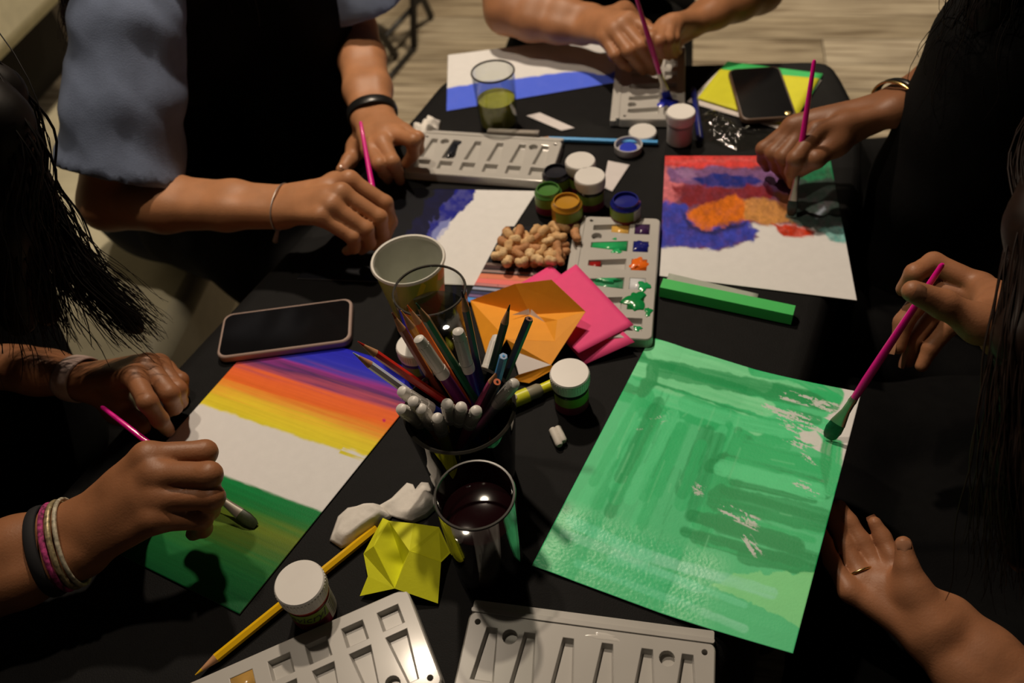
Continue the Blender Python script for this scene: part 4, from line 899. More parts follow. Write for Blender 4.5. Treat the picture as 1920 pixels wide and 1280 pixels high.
# ================================================================== people
def smin(a, b, k):
    h = np.clip(k-np.abs(a-b), 0, None)/k; return np.minimum(a, b) - h*h*k*.25
class Field:
    def __init__(s, prs, h, pad=.03):
        lo = np.min([np.minimum(p[0], p[1])-max(p[2], p[3]) for p in prs], 0)-pad; hi = np.max([np.maximum(p[0], p[1])+max(p[2], p[3]) for p in prs], 0)+pad
        s.o = lo; s.h = h; s.n = np.ceil((hi-lo)/h).astype(int)+1; s.F = np.full(s.n, .06, np.float32)
    def win(s, p, m):
        a, b, ra, rb = p; r = max(ra, rb)+m
        i0 = np.clip(np.floor((np.minimum(a, b)-r-s.o)/s.h).astype(int), 0, s.n-1); i1 = np.clip(np.ceil((np.maximum(a, b)+r-s.o)/s.h).astype(int)+1, 1, s.n)
        ax = [(s.o[k]+s.h*np.arange(i0[k], i1[k])).astype(np.float32) for k in range(3)]
        X, Y, Z = ax[0][:, None, None], ax[1][None, :, None], ax[2][None, None, :]
        ab = b-a; L2 = max(float(ab@ab), 1e-12)
        t = np.clip(((X-a[0])*ab[0]+(Y-a[1])*ab[1]+(Z-a[2])*ab[2])/L2, 0, 1)
        d = np.sqrt((X-a[0]-t*ab[0])**2+(Y-a[1]-t*ab[1])**2+(Z-a[2]-t*ab[2])**2) - (ra+(rb-ra)*t)
        return tuple(slice(i0[k], i1[k]) for k in range(3)), d.astype(np.float32)
    def blend(s, prs, k):
        for p in prs:
            w, d = s.win(p, k+.012); s.F[w] = smin(s.F[w], d, k)
        return s
    def cut(s, pt, n):     # keep the side n points to
        ax = [s.o[k]+s.h*np.arange(s.n[k]) for k in range(3)]
        d = (ax[0][:, None, None]-pt[0])*n[0]+(ax[1][None, :, None]-pt[1])*n[1]+(ax[2][None, None, :]-pt[2])*n[2]
        s.F = np.maximum(s.F, -d.astype(np.float32)); return s
    def mesh(s):
        F = s.F; ins = F < 0; c = [(i, j, k) for i in (0, 1) for j in (0, 1) for k in (0, 1)]; n = np.array(F.shape)
        sl = lambda o: ins[o[0]:n[0]-1+o[0], o[1]:n[1]-1+o[1], o[2]:n[2]-1+o[2]]
        cnt = sum(sl(o).astype(np.int8) for o in c); mask = (cnt > 0) & (cnt < 8); I = np.argwhere(mask)
        V = {o: F[I[:, 0]+o[0], I[:, 1]+o[1], I[:, 2]+o[2]] for o in c}; acc = np.zeros((len(I), 3)); w = np.zeros(len(I))
        for a in c:
            for ax in range(3):
                if a[ax] == 0:
                    b = list(a); b[ax] = 1; b = tuple(b); va, vb = V[a], V[b]; m = (va < 0) != (vb < 0); t = np.where(m, va/np.where(m, va-vb, 1), 0)
                    p = np.tile(np.array(a, float), (len(I), 1)); p[:, ax] = t; acc[m] += p[m]; w[m] += 1
        P_ = s.o + s.h*(I + acc/w[:, None]); idx = np.full(mask.shape, -1, int); idx[tuple(I.T)] = np.arange(len(I)); faces = []
        for ax in range(3):
            a, b = [(1, 2), (2, 0), (0, 1)][ax]; lo = [slice(None)]*3; hi = [slice(None)]*3; lo[ax] = slice(0, -1); hi[ax] = slice(1, None)
            A_, B_ = ins[tuple(lo)], ins[tuple(hi)]; E = np.argwhere(A_ != B_)
            E = E[(E[:, a] > 0) & (E[:, b] > 0) & (E[:, a] < n[a]-1) & (E[:, b] < n[b]-1)]
            if not len(E): continue
            def cell(da, db): q = E.copy(); q[:, a] -= da; q[:, b] -= db; return idx[tuple(q.T)]
            f = np.stack([cell(1, 1), cell(0, 1), cell(0, 0), cell(1, 0)], 1); fl = ~A_[tuple(E.T)]; f[fl] = f[fl][:, ::-1]; faces.append(f)
        return P_, np.vstack(faces)
def cap(a, b, ra, rb=None): return (np.asarray(a, float), np.asarray(b, float), ra, ra if rb is None else rb)
LEN = {'i': (.085, .041, .025, .020), 'm': (.083, .044, .028, .021), 'r': (.078, .041, .026, .021), 'p': (.072, .032, .020, .018)}
RAD = {'i': (.0112, .0095, .0084, .0068), 'm': (.0114, .0097, .0085, .0069), 'r': (.0108, .0092, .0080, .0066), 'p': (.0098, .0082, .0071, .0058)}
def solve_hand(sp):
    """joint pixels -> joints; each bone keeps its length, the sign says towards (n) or away from (f) the camera"""
    s = sp.get('s', 1.0); Wp = P(*sp['wrist'][:2], sp['wrist'][2]); out = {'wrist': Wp}
    for f in 'imrp':
        par = Wp; ch = []
        for j, (px, py, sg) in enumerate(sp[f]):
            L = LEN[f][j]*s; r = RAD[f][j]*s
            if isinstance(sg, (float, int)): q = P(px, py, sg)
            else: q = J(px, py, par, L, sg == 'n')
            if sp.get('onto') is not None and q[2] < sp['onto']+r: q = P(px, py, sp['onto']+r)
            ch.append(q); par = q
        out[f] = ch
    par = Wp; ch = []
    for j, (px, py, sg) in enumerate(sp['t']):
        L = (.028, .043, .033, .026)[j]*s
        q = P(px, py, sg) if isinstance(sg, (float, int)) else J(px, py, par, L, sg == 'n')
        if sp.get('onto') is not None and q[2] < sp['onto']+.009*s: q = P(px, py, sp['onto']+.009*s)
        ch.append(q); par = q
    out['t'] = ch; out['elbow'] = np.asarray(sp['elbow'], float); out['shoulder'] = np.asarray(sp['shoulder'], float); out['s'] = s; out['ft'] = sp.get('ft', 1.0); out['fr'] = sp.get('fr', 1.0); out['th'] = sp.get('th', 1.0)
    return out
def arm_mesh(h, vox=.0022, upper=.5):
    s = h['s']; ft = h.get('ft', 1.0); fr = h.get('fr', 1.0); Wp = h['wrist']; E = h['elbow']; lat = nrm(h['i'][0]-h['p'][0]); fd = nrm(Wp-E); lat = nrm(lat-fd*(lat@fd))
    palm = []
    off = {'i': .017, 'm': .006, 'r': -.006, 'p': -.015}
    for f in 'imrp': palm.append(cap(Wp+lat*off[f]*s*.9, h[f][0], .0125*s, RAD[f][0]*s*1.02*fr))
    cen = (h['m'][0]+h['r'][0])/2; palm.append(cap(Wp+(cen-Wp)*.25, Wp+(cen-Wp)*.8, .0155*s, .0130*s))
    palm.append(cap(h['t'][0]*.6+Wp*.4, h['t'][1], .0150*s*h['th'], .0125*s*fr*h['th'])); palm.append(cap(h['t'][1], Wp+(h['i'][0]-Wp)*.62, .0095*s, .0105*s))
    fore = []; U_ = E+(h['shoulder']-E)*upper
    for k in (-1, 1):
        st = [(0, .0115, .0185, 1), (.30, .0125, .0210, 1), (.65, .0115, .0268, ft), (1.0, .006, .0300, ft)]
        ps = [(Wp+(E-Wp)*a+lat*b*k*s, r*s*g) for a, b, r, g in st]
        fore += [cap(ps[q][0], ps[q+1][0], ps[q][1], ps[q+1][1]) for q in range(3)]
    fore.append(cap(E, U_, .034*s*ft, .040*s*ft))
    allp = palm+fore; fing = {}
    for f in 'imrp':
        c = h[f]; R = [r*s*fr for r in RAD[f]]
        fing[f] = [cap(c[0], c[1], R[0]*.96, R[1]), cap(c[1], c[2], R[1]*1.02, R[2]), cap(c[2], c[3], R[2], R[3])]
        allp += fing[f]
    c = h['t']; fing['t'] = [cap(c[1], c[2], .0120*s*fr, .0105*s*fr), cap(c[2], c[3], .0108*s*fr, .0082*s*fr)]; allp += fing['t']
    fld = Field(allp, vox); fld.blend(fore, .014).blend(palm, .012)
    base = fld.F.copy(); res = base.copy()
    for f, ps in fing.items():
        fld.F = np.full_like(base, .06); fld.blend(ps, .004)
        res = np.minimum(res, smin(base, fld.F, .007 if f != 't' else .012))
    fld.F = res; return fld.mesh()
def nail(mb, tip, dip, up, s=1.0, w=.0052, L=.0105, long=0.0, mi=1, rr=.0068):
    d = nrm(tip-dip); up = nrm(up-d*(up@d)); sd = np.cross(d, up); n = 9; m = 6; vs = []; fs = []
    for i in range(m):
        t = i/(m-1); y = -L*.65+(L+long)*t
        for j in range(n):
            a = (j/(n-1)-.5)*2; ww = w*s*(math.sqrt(max(.05, 1-(1-t)**4*.8)))*(1-.25*max(0, t-.8)*5*.6)
            q = tip + d*y*s + sd*a*ww + up*(rr*s*(1-.28*a*a)+.0007-max(0, t-.75)*.002); vs.append(q)
    fs = [(i*n+j, i*n+j+1, (i+1)*n+j+1, (i+1)*n+j) for i in range(m-1) for j in range(n-1)]; mb.add(vs, fs, mi)
def skinmat(name, col):
    return mat(name, col, .48, .10, 35, .18, 500, spec=.35, sss=.06)
def head_mesh(c, f, up):
    f = nrm(f); up = nrm(np.asarray(up)-f*(np.asarray(up)@f)); r = np.cross(f, up); T = lambda x, y, z: np.asarray(c)+r*x+f*y+up*z
    pr = [cap(T(0, -.02, .035), T(0, .012, .040), .080), cap(T(0, .03, -.02), T(0, .045, -.075), .060, .034), cap(T(-.03, .035, -.03), T(.03, .035, -.03), .048), cap(T(0, .095, -.0), T(0, .112, -.03), .009, .013), cap(T(-.017, .088, -.066), T(.017, .088, -.066), .008), cap(T(-.014, .088, -.078), T(.014, .088, -.078), .009)]
    for sx in (-1, 1): pr += [cap(T(.078*sx, -.012, .012), T(.082*sx, -.018, -.03), .014, .009), cap(T(.05*sx, .06, -.015), T(.045*sx, .065, -.03), .022), cap(T(.016*sx, .088, .026), T(.048*sx, .074, .026), .009)]
    fl = Field(pr, .006).blend(pr, .014)
    return fl.mesh(), [T(sx*.032, .080, .005) for sx in (-1, 1)]
def add_np(mb, VF, mi=0): mb.add(VF[0].tolist(), VF[1].tolist(), mi)
def torso_prims(d, g=0.0):
    """torso from shoulder points, pelvis and facing"""
    SL, SR, PV = [np.asarray(d[k], float) for k in ('SL', 'SR', 'PV')]; mid = (SL+SR)/2; ax = nrm(SL-SR); spine = mid-PV
    ch = PV+spine*.72; wa = PV+spine*.38
    return [cap(SR+(SL-SR)*.08, SR+(SL-SR)*.92, .052+g), cap(ch-ax*.075, ch+ax*.075, .092+g), cap(wa-ax*.06, wa+ax*.06, .088+g), cap(PV-ax*.08, PV+ax*.08, .105+g), cap(ch, PV, .09+g, .10+g)]
def person(name, label, d):
    root = thing(name, label, 'person', (d['PV'][0], d['PV'][1], FLOOR)); mb = MB(); sk = skinmat('skin_'+d['tone'], d['skin'])
    body = torso_prims(d, -.012); SL, SR, PV = [np.asarray(d[k], float) for k in ('SL', 'SR', 'PV')]; mid = (SL+SR)/2; hd = np.asarray(d['head'], float)
    body += [cap(mid, hd-np.array([0, 0, .05]), .050, .045)]
    for k, sh in (('L', SL), ('R', SR)):
        if k in d['arms']: el = np.asarray(d['arms'][k]['elbow'], float)
        else: el = sh+np.array([0, 0, -.26])
        body.append(cap(sh, sh+(el-sh)*.75, .042, .036))
    add_np(mb, Field(body, .012).blend(body, .03).mesh())
    hm, eyes = head_mesh(hd, d['face'], (0, 0, 1)); add_np(mb, hm)
    for e in eyes: mb.lathe([(.0005, -.011), (.009, -.006), (.011, 0), (.009, .006), (.0005, .011)], e, 12, mi=1)
    hands = {}
    for k, sp in d['arms'].items():
        h = solve_hand(sp); hands[k] = h; add_np(mb, arm_mesh(h, sp.get('vox', .0023)))
        for f, upv, lg in sp.get('nails', ()):
            c = h[f]; nail(mb, c[-1], c[-2], np.asarray(upv, float) if upv is not None else CAMO-c[-1], h['s']*h['fr'], long=lg, w=.0068 if f == 't' else .0052, rr=.0082 if f == 't' else .0066)
        print('HAND', name, k, {q: [np.round(p, 3).tolist() for p in h[q]] for q in 'imrpt'}, np.round(h['wrist'], 3), np.round(h['elbow'], 3))
    mb.build('body', [sk, mat('fingernail', tuple(min(.9, c*1.15+.05) for c in d['skin']), .25, .04, coat=.3)], root, autosmooth=False)
    # garments
    def garment(gname, prims, k, m, cuts=(), h=.010, wr=0.0, pre=None):
        f = Field(prims, h).blend(prims, k)
        for pt, n in cuts: f.cut(pt, n)
        V, Fc = f.mesh()
        if wr: V = V + (np.stack([np.sin(V[:, 2]*60+V[:, 0]*35), np.sin(V[:, 2]*47+V[:, 1]*30), np.sin(V[:, 0]*40+V[:, 1]*40)], 1))*wr
        m2 = MB(); add_np(m2, (V, Fc)); return m2.build(gname, m, root, autosmooth=False)
    top = torso_prims(d, .006)
    for k, sh in (('L', SL), ('R', SR)):
        el = np.asarray(d['arms'][k]['elbow'], float) if k in d['arms'] else sh+np.array([0, 0, -.26])
        e2 = sh+(el-sh)*d.get('sleeve', .6); dr = nrm(el-sh); cu = d.get('cuff', .056)
        if d.get('drop'): e2 = e2+np.asarray(d['drop'])
        top.append(cap(sh, sh+(el-sh)*.25, .056))
        pr = [cap(sh+(el-sh)*.05, e2+dr*.08, .058, cu), cap(sh+(el-sh)*.3+np.array([.012, -.008, 0])*(d.get('drop') is not None), e2+dr*.08+np.array([.03, -.012, 0])*(d.get('drop') is not None), .055, cu)]
        fs_ = Field(pr, .008).blend(pr, .03).cut(e2+dr*.012, -dr); V_, F_ = fs_.mesh(); V_ = V_+np.stack([np.sin(V_[:, 2]*70+V_[:, 0]*45), np.sin(V_[:, 2]*52+V_[:, 1]*35), 0*V_[:, 0]], 1)*.0022; V_ = V_+np.stack([np.abs(np.sin(V_[:, 2]*34+V_[:, 0]*60+V_[:, 1]*25)), -np.abs(np.sin(V_[:, 2]*28-V_[:, 0]*50)), 0*V_[:, 0]], 1)*.003
        sv = MB(); add_np(sv, (V_, F_)); sv.build('sleeve', d['topm'], root, autosmooth=False)
    cuts = []
    top += [cap(*q) for q in d.get('tbulk', ())]
    garment('top', top, .03, d['topm'], cuts, wr=.0022)
    fwd = nrm(np.cross((0, 0, 1), SR-SL)); fwd = fwd if fwd@np.asarray(d['face'])>0 else -fwd
    if d.get('apron'):
        ap = torso_prims(d, .016)+[cap(*q) for q in d.get('bulk', ())]; garment('apron', ap, .03, d['apron'], [(PV+(mid-PV)*.5+fwd*.02, fwd), (mid-np.array([0, 0, -.02]), np.array([0, 0, -1.]))], wr=.002)
    ax = nrm(SL-SR); legs = []
    for sx in (-1, 1):
        hip = PV+ax*.085*sx-np.array([0, 0, .02]); kn = hip+fwd*.40+ax*.03*sx+np.array([0, 0, -.02]); kn = np.array(d.get('knee%d' % sx, kn), float)
        ft = kn+fwd*.02; ft = np.array([ft[0], ft[1], FLOOR+.07]); legs += [cap(hip, kn, .085, .060), cap(kn, ft, .056, .040)]
        sh_ = MB(); Vs = Field([cap(ft-np.array([0, 0, .03]), ft+fwd*.14-np.array([0, 0, .035]), .036, .030)], .008).blend([cap(ft-np.array([0, 0, .03]), ft+fwd*.14-np.array([0, 0, .035]), .036, .030)], .01).cut((0, 0, FLOOR+.003), (0, 0, 1.)).mesh(); add_np(sh_, Vs); sh_.build('shoe', mat('black_shoe', (.02, .02, .02), .5), root, autosmooth=False)
    kk_ = [legs[0][1], legs[2][1]]; km = (kk_[0]+kk_[1])/2; hp = PV+fwd*.1
    if d.get('apron'): sp_ = [cap(kk_[0]+np.array([0, 0, .035]), kk_[1]+np.array([0, 0, .035]), .055), cap(hp-ax*.10, kk_[0]+np.array([0, 0, .03]), .085, .055), cap(hp+ax*.10, kk_[1]+np.array([0, 0, .03]), .085, .055), cap(hp, km, .09, .06), cap(kk_[0]-fwd*.12, kk_[1]-fwd*.12, .07)]; garment('apron_skirt', sp_, .05, d['apron'], wr=.003)
    legs.append(cap(PV-ax*.08, PV+ax*.08, .108)); garment('trousers', legs, .04, d['trousers'], wr=.002)
    # hair
    hb = MB(); up = np.array([0, 0, 1.]); f = nrm(d['face']); r = nrm(np.cross(f, up)); u2 = np.cross(r, f)
    T = lambda x, y, z: hd+r*x+f*y+u2*z
    sc = [cap(T(0, -.035, .045), T(0, .0, .062), .086, .076), cap(T(0, -.05, .0), T(0, -.06, -.06), .07, .055)]
    add_np(hb, Field(sc, .01).blend(sc, .03).mesh()); rnd = random.Random(d.get('seed', 1))
    gen = []
    for q in range(16):
        a_ = (q/15-.5)*2.6; xx = math.sin(a_)*.10; gen.append((xx*.3, .045-.05*abs(a_), .135-.02*abs(a_), [T(xx*.9, -.05-.03*math.cos(a_), .095), T(xx*1.08, -.10*math.cos(a_)-.02, .0), T(xx*1.05, -.115*math.cos(a_)-.01, -.10), T(xx*.9, -.12*math.cos(a_), -.20)], 6, .011, .003, .0026))
    for (x0, y0, z0, path, n, spread, wave, rad) in gen+list(d.get('locks', ())):
        core = [T(x0, y0, z0)]+[np.asarray(p, float) for p in path]
        if n > 30: cp = [cap(core[i], core[i+1], spread*(1.5-.9*i/len(path)), spread*(1.5-.9*(i+1)/len(path))) for i in range(len(core)-1)]; add_np(hb, Field(cp, .006).blend(cp, .02).mesh())
        for q in range(n*2 if n > 30 else n):
            st = T(x0+rnd.gauss(0, .02), y0+rnd.gauss(0, .02), z0+rnd.gauss(0, .015)); of = np.array([rnd.gauss(0, spread*.8) for _ in range(3)]); pts = [st]; of2 = np.array([rnd.gauss(0, spread) for _ in range(3)])
            nP = len(path)
            ctrl = [st]+[np.asarray(p, float)+(of*(1-(i+1)/nP)+of2*((i+1)/nP))*min(1, .5+.5*(i+1)/nP) for i, p in enumerate(path)]
            ph = rnd.random()*6; kk = max(10, 6*len(ctrl)); pts = []
            for i in range(kk+1):
                t = i/kk*(len(ctrl)-1); j = min(int(t), len(ctrl)-2); a = t-j
                p0, p1, p2, p3 = ctrl[max(j-1, 0)], ctrl[j], ctrl[j+1], ctrl[min(j+2, len(ctrl)-1)]
                p = .5*((2*p1)+(-p0+p2)*a+(2*p0-5*p1+4*p2-p3)*a*a+(-p0+3*p1-3*p2+p3)*a**3)
                w_ = wave*.6*min(1, i/kk*2); p = p+np.array([math.sin(i*.9+ph), math.cos(i*.8+ph), .3*math.sin(i*.7+ph)])*w_; pts.append(p)
            rr = rad*rnd.uniform(.3, .85); hb.tube(pts, [rr*(1-.8*(i/kk)**2) for i in range(kk+1)], 5)
    hb.build('hair', d['hairm'], root, autosmooth=False)
    return root, hands
blackt = mat('black_cotton', (.0040, .0040, .0042), .9, .2, 60, .3, 700, spec=.1)
blacka = mat('black_apron', (.0030, .0030, .0033), .85, .2, 60, .3, 500, spec=.12)
bluet = mat('blue_grey_cotton', (.18, .225, .34), .85, .08, 40, .35, 700, spec=.2)
navy = mat('navy_denim', (.008, .010, .018), .8, .15, 80, .3, 600, spec=.2); blackj = mat('black_trousers', (.0030, .0030, .0030), .85, .15, 80, .3, 600, spec=.1)
hairk = mat('black_hair', (.007, .005, .004), .5, .3, 60, spec=.2); hairb = mat('dark_brown_hair', (.016, .007, .004), .5, .3, 60, spec=.2)
def ring_at(parent, name, c, axis, ra, rb, tube, m, lat=None, seg=40, label=None, wob=0):
    axis = nrm(axis); lat = nrm(np.asarray(lat)-axis*(np.asarray(lat)@axis)) if lat is not None else nrm(np.cross(axis, (0, 0, 1))); o2 = np.cross(axis, lat); mb = MB(); n = 8; vs = []; fs = []
    tb = tube if isinstance(tube, tuple) else (tube, tube)      # (half width along arm, half thickness)
    for i in range(seg):
        a = 2*math.pi*i/seg; rd = lat*math.cos(a)*ra+o2*math.sin(a)*rb; p = c+rd+axis*wob*math.sin(3*a); nr = nrm(rd)
        for k in range(n): b = 2*math.pi*k/n; vs.append(p+axis*tb[0]*math.cos(b)+nr*tb[1]*math.sin(b))
    fs = [(i*n+k, i*n+(k+1) % n, ((i+1) % seg)*n+(k+1) % n, ((i+1) % seg)*n+k) for i in range(seg) for k in range(n)]
    o = mb.add(vs, fs).build(name, m, parent, autosmooth=False)
    if label: o['label'] = label
    return o

# ---- A: front left, sunset painter
SK_A = (.32, .135, .060); SK_B = (.47, .215, .100); SK_C = (.42, .190, .088); SK_D = (.27, .115, .054); SK_E = (.40, .175, .085)
A1 = dict(wrist=(150, 1010, .066), s=1.12, elbow=P(-230, 1150, .05), shoulder=(-.70, .46, .30), onto=.002,
          i=[(276, 856, 'n'), (384, 848, 'n'), (378, 878, 'f'), (352, 900, 'f')], m=[(290, 890, 'n'), (392, 890, 'n'), (388, 920, 'f'), (362, 938, 'f')],
          r=[(298, 934, 'n'), (398, 932, 'n'), (392, 955, 'f'), (368, 966, 'f')], p=[(290, 974, 'n'), (378, 972, 'n'), (380, 990, 'f'), (362, 1000, 'f')],
          t=[(196, 985, 'f'), (255, 925, 'f'), (325, 905, 'f'), (386, 922, 'f')])
A2 = dict(wrist=(170, 714, .038), s=1.0, elbow=P(-120, 660, .06), shoulder=(-.57, .84, .25), onto=.002, nails=(('i', None, 0),),
          i=[(252, 706, 'n'), (277, 754, 'n'), (300, 787, 'f'), (315, 806, .009)], m=[(276, 684, 'n'), (318, 738, 'n'), (326, 762, 'f'), (312, 772, 'f')],
          r=[(298, 684, 'n'), (333, 730, 'n'), (337, 752, 'f'), (328, 764, 'f')], p=[(310, 692, 'n'), (338, 712, 'n'), (341, 736, 'f'), (334, 748, 'f')],
          t=[(188, 738, 'n'), (222, 768, 'f'), (250, 788, 'f'), (268, 800, 'f')])
pA, hA = person('person', 'person in black at left painting the sunset, hair hanging forward', dict(PV=(-.86, .70, -.16), tbulk=(((-.62, .76, .20), (-.60, .66, -.08), .09, .10),), SL=(-.57, .84, .25), SR=(-.70, .46, .30), head=(-.56, .64, .50), face=(.75, -.2, -.62), tone='a', skin=SK_A, topm=blackt, trousers=blackj, sleeve=.62, hairm=hairk, seed=3,
        arms={'R': A1, 'L': A2}, locks=[(.02, .02, .09, [(-.51, .74, .46), P(0, 170, .33), P(62, 350, .24), P(145, 500, .17), P(255, 612, .10)], 90, .015, .004, .0020), (-.03, .02, .09, [(-.53, .78, .44), P(-40, 230, .3), P(20, 410, .21), P(90, 590, .12)], 120, .020, .004, .0020),
               (-.02, .02, .09, [(-.50, .78, .45), P(-10, 230, .32), P(10, 430, .24), P(35, 600, .16)], 90, .026, .004, .0022), (.05, .0, .08, [(-.55, .60, .42), (-.53, .56, .28), (-.55, .54, .12)], 60, .03, .004, .0024), (.02, .02, .09, [(-.50, .73, .42), P(70, 330, .25), P(185, 520, .16), P(288, 625, .10)], 22, .009, .005, .0010)]))
# ---- B: behind left, night painter in blue-grey tee and black apron
B1 = dict(wrist=(534, 388, .072), s=1.0, elbow=P(203, 378, .07), shoulder=(-.385, 1.06, .30),
          i=[(655, 338, 'n'), (722, 381, 'n'), (732, 416, 'f'), (722, 446, 'f')], m=[(640, 362, 'n'), (711, 408, 'n'), (716, 438, 'f'), (702, 460, 'f')],
          r=[(622, 386, 'n'), (686, 430, 'n'), (692, 455, 'f'), (678, 468, 'f')], p=[(600, 406, 'n'), (662, 446, 'n'), (664, 464, 'f'), (650, 470, 'f')],
          t=[(575, 360, 'f'), (630, 345, 'f'), (690, 385, 'f'), (714, 425, 'f')])
B2 = dict(wrist=(700, 222, .045), s=1.0, ft=.84, elbow=P(668, 55, .08), shoulder=(-.21, 1.30, .30), onto=.002, nails=(('i', None, 0), ('m', None, 0), ('t', None, 0)),
          i=[(694, 282, 'n'), (712, 308, 'n'), (721, 323, 'f'), (727, 335, .009)], m=[(718, 268, 'n'), (736, 304, 'n'), (744, 322, 'f'), (750, 337, .009)],
          r=[(744, 254, 'n'), (776, 264, 'n'), (774, 290, 'f'), (761, 306, 'f')], p=[(758, 246, 'n'), (784, 258, 'n'), (785, 280, 'f'), (775, 296, 'f')],
          t=[(682, 246, 'f'), (670, 276, 'f'), (655, 302, 'f'), (641, 319, .010)])
pB, hB = person('person', 'person in blue-grey tee and black apron leaning over the night painting', dict(PV=(-.54, 1.33, -.17), bulk=(((-.27, 1.24, .20), (-.28, 1.26, -.10), .10, .11),), SL=(-.21, 1.30, .30), SR=(-.385, 1.06, .30), head=(-.385, 1.23, .57), face=(.6, -.35, -.72), tone='b', skin=SK_B, topm=bluet, apron=blacka, trousers=navy, sleeve=.84, cuff=.066, drop=(0, 0, 0), hairm=hairb, seed=5,
        arms={'R': B1, 'L': B2}, locks=[(.06, -.03, .05, [(-.46, 1.16, .46), P(128, -110, .30), P(135, -10, .245), P(150, 75, .20)], 60, .011, .005, .0022), (-.05, .0, .06, [(-.33, 1.22, .44), (-.29, 1.19, .36), (-.28, 1.13, .26)], 50, .03, .005, .0022)]))
# ---- C: far end
C1 = dict(wrist=(1098, 46, .06), s=1.05, elbow=P(952, 18, .06), shoulder=(.05, 1.52, .33), onto=.002,
          i=[(1180, 38, 'n'), (1224, 62, 'n'), (1238, 94, 'f'), (1232, 120, 'f')], m=[(1167, 47, 'n'), (1202, 86, 'n'), (1220, 112, 'f'), (1224, 133, 'f')],
          r=[(1151, 58, 'n'), (1179, 96, 'n'), (1197, 118, 'f'), (1206, 132, 'f')], p=[(1135, 72, 'n'), (1153, 104, 'n'), (1168, 119, 'f'), (1180, 128, 'f')],
          t=[(1130, 30, 'f'), (1170, 22, 'f'), (1210, 52, 'f'), (1228, 86, 'f')])
C2 = dict(wrist=(1292, 46, .06), s=1.0, elbow=P(1425, -20, .07), shoulder=(.42, 1.44, .33), onto=.002,
          i=[(1240, 58, 'n'), (1222, 72, 'n'), (1228, 92, 'f'), (1242, 100, 'f')], m=[(1248, 50, 'n'), (1237, 78, 'n'), (1243, 98, 'f'), (1254, 104, 'f')],
          r=[(1258, 46, 'n'), (1251, 76, 'n'), (1255, 95, 'f'), (1264, 102, 'f')], p=[(1268, 46, 'n'), (1263, 74, 'n'), (1265, 90, 'f'), (1272, 96, 'f')],
          t=[(1276, 62, 'n'), (1260, 82, 'f'), (1247, 98, 'f'), (1240, 110, 'f')])
pC, hC = person('person', 'person in black at the far end painting the blue band', dict(PV=(.27, 1.66, -.17), SL=(.42, 1.46, .33), SR=(.05, 1.54, .33), head=(.22, 1.44, .58), face=(-.1, -.75, -.6), tone='c', skin=SK_C, topm=blackt, apron=blacka, trousers=blackj, sleeve=.6, hairm=hairk, seed=7, arms={'R': C1, 'L': C2},
        locks=[(.05, -.03, .05, [(.08, 1.5, .5), (.05, 1.56, .38), (.06, 1.6, .28)], 40, .02, .004, .0024), (-.05, -.03, .05, [(.36, 1.46, .5), (.40, 1.50, .38), (.40, 1.55, .28)], 40, .02, .004, .0024)]))
# ---- D: far right
D1 = dict(wrist=(1664, 206, .10), s=1.05, elbow=P(1990, 30, .13), shoulder=(.74, 1.02, .33),
          i=[(1532, 246, 'n'), (1492, 298, 'n'), (1486, 322, 'f'), (1487, 344, 'f')], m=[(1512, 238, 'n'), (1470, 294, 'n'), (1476, 318, 'f'), (1482, 338, 'f')],
          r=[(1496, 236, 'n'), (1450, 288, 'n'), (1456, 310, 'f'), (1466, 326, 'f')], p=[(1484, 238, 'n'), (1431, 279, 'n'), (1431, 298, 'f'), (1438, 314, 'f')],
          t=[(1610, 238, 'n'), (1568, 268, 'n'), (1530, 298, 'n'), (1498, 320, 'f')])
pD, hD = person('person', 'curly-haired person in black at the far right painting the abstract', dict(PV=(.84, .90, -.17), bulk=(((.57, .79, .20), (.55, .80, -.12), .085, .10),), **{'knee-1': (.52, 1.02, -.19), 'knee1': (.44, .68, -.19)}, SL=(.62, .72, .28), SR=(.74, 1.02, .33), head=(.66, .86, .56), face=(-.75, -.1, -.62), tone='d', skin=SK_D, topm=blackt, apron=blacka, trousers=blackj, sleeve=.6, hairm=hairk, seed=9, arms={'R': D1},
        locks=[(-.04, .03, .07, [(.57, .80, .46), (.53, .775, .34), (.515, .77, .25), (.52, .775, .16)], 80, .022, .010, .0016), (.05, .03, .07, [(.60, .90, .46), (.555, .86, .36), (.535, .84, .28), (.53, .83, .22)], 40, .016, .016, .0014)]))
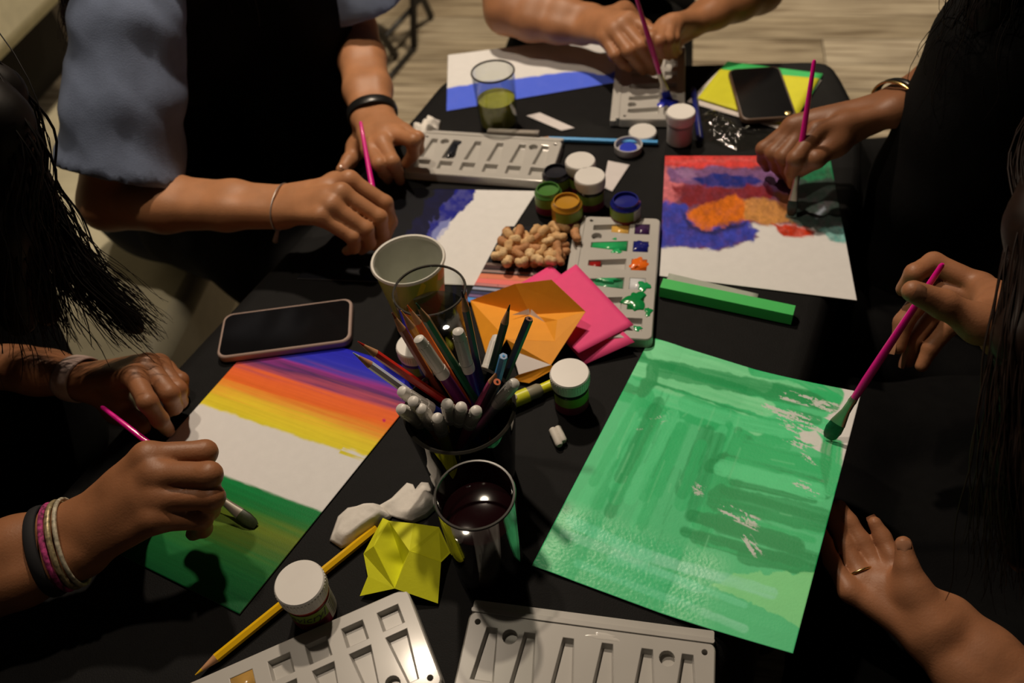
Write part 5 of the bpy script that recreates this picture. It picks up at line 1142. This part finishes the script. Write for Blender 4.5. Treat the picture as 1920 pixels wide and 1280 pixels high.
# ---- E: front right
E1 = dict(wrist=(1892, 604, .13), s=1.08, elbow=P(2160, 700, .10), shoulder=(.66, .58, .28), nails=(('t', None, 0), ('m', (-1, 0, .2), .004), ('r', (-1, 0, .2), .004)),
          i=[(1838, 536, 'f'), (1750, 493, 'n'), (1715, 512, 'n'), (1694, 542, 'f')], m=[(1846, 558, 'f'), (1740, 545, 'f'), (1694, 604, 'f'), (1684, 650, 'f')],
          r=[(1850, 580, 'f'), (1760, 580, 'f'), (1716, 636, 'f'), (1703, 676, 'f')], p=[(1856, 600, 'f'), (1782, 610, 'f'), (1745, 652, 'f'), (1728, 686, 'f')],
          t=[(1880, 640, 'n'), (1838, 608, 'n'), (1768, 570, 'n'), (1712, 546, 'n')])
E2 = dict(wrist=(1762, 1180, -.03), s=1.06, fr=.82, th=1.22, elbow=P(2010, 1420, -.06), shoulder=(.60, .16, .26), nails=(('t', None, 0), ('i', (.3, .3, -1), .004)),
          i=[(1684, 1092, -.022), (1672, 1042, -.016), (1654, 1006, -.012), (1640, 980, -.006)], m=[(1652, 1076, -.027), (1614, 1014, -.020), (1592, 978, -.014), (1574, 948, -.008)],
          r=[(1618, 1086, -.027), (1584, 1022, -.021), (1568, 982, -.015), (1554, 952, -.009)], p=[(1592, 1108, -.025), (1560, 1052, -.022), (1547, 1016, -.016), (1538, 990, -.010)],
          t=[(1742, 1160, -.016), (1712, 1108, -.010), (1700, 1060, .003), (1694, 1020, .012)])
pE, hE = person('person', 'long-haired person in black at the front right brushing green paint', dict(PV=(.82, .40, -.17), **{'knee-1': (.36, .57, -.19), 'knee1': (.26, .23, -.19)}, SL=(.60, .16, .26), SR=(.66, .58, .28), head=(.60, .38, .50), face=(-.75, .1, -.62), tone='e', skin=SK_E, topm=blackt, apron=blacka, trousers=blackj, sleeve=.6, hairm=hairb, seed=11, arms={'R': E1, 'L': E2},
        locks=[(.04, .03, .07, [P(2010, 180, .32), P(1945, 420, .26), P(1915, 640, .21), P(1905, 860, .15), P(1912, 1050, .09)], 120, .016, .003, .0016), (-.04, .03, .07, [(.50, .32, .38), (.45, .30, .26), (.435, .29, .14)], 60, .026, .004, .0022)]))
# ---- things worn
def wr(h): Wp = h['wrist']; ax = nrm(Wp-h['elbow']); return Wp, ax, h['i'][0]-h['p'][0], h['s']
silver = mat('silver_thread', (.55, .5, .46), .35, .05, metal=.8); gold = mat('gold_metal', (.80, .56, .22), .25, .05, metal=1)
Wp, ax, lt, s = wr(hA['R'])
for k, (o_, m_, tb, nm) in enumerate(((-.028, mat('black_cord', (.01, .01, .012), .8), (.0055, .0022), 'black cord bracelet'), (-.018, mat('pink_weave', A(190, 60, 110), .8, .45, 260), (.0026, .0018), 'pink and white woven bracelet'), (-.012, mat('gold_bead', (.62, .50, .28), .4, .4, 260, metal=.4), (.0026, .002), 'gold beaded bracelet'), (-.006, mat('pale_gold_bead', (.60, .54, .40), .45, .35, 260), (.002, .0018), 'pale gold thread bracelet'))):
    ring_at(pA, 'bracelet', Wp+ax*o_, ax, .0345*s, .0245*s, tb, m_, lt, label=nm)
Wp, ax, lt, s = wr(hA['L']); ring_at(pA, 'watch_band', Wp-ax*.014, ax, .0335*s, .0235*s, (.0095, .0018), mat('pink_watch_band', (.52, .38, .34), .4), lt, label='pale pink watch band')
Wp, ax, lt, s = wr(hB['R']); ring_at(pB, 'bracelet', Wp-ax*.004, ax, .0335*s, .0235*s, .0008, silver, lt, label='thin silver bracelet')
q = J(516, 452, Wp, .055, False); MB().tube([P(522, 425, .05), q], [.0016, .0035], 6).build('bracelet_tassel', mat('tassel_pink', (.55, .38, .33), .7), pB)
Wp, ax, lt, s = wr(hB['L']); ring_at(pB, 'watch_band', Wp-ax*.012, ax, .034*s, .025*s, (.009, .0022), mat('black_watch', (.012, .012, .012), .3), lt, label='black wristwatch')
Wp, ax, lt, s = wr(hD['R']); ring_at(pD, 'bangle', Wp-ax*.012, ax, .036*s, .028*s, (.0022, .0016), gold, lt, label='gold bangle'); ring_at(pD, 'watch_band', Wp-ax*.020, ax, .036*s, .027*s, (.004, .002), mat('black_watch'), lt, label='black band')
h = hE['L']; c = h['r'][0]+(h['r'][1]-h['r'][0])*.18; ring_at(pE, 'finger_ring', c, h['r'][1]-h['r'][0], .0118*h['s'], .0112*h['s'], (.0011, .0008), gold, label='thin gold ring')
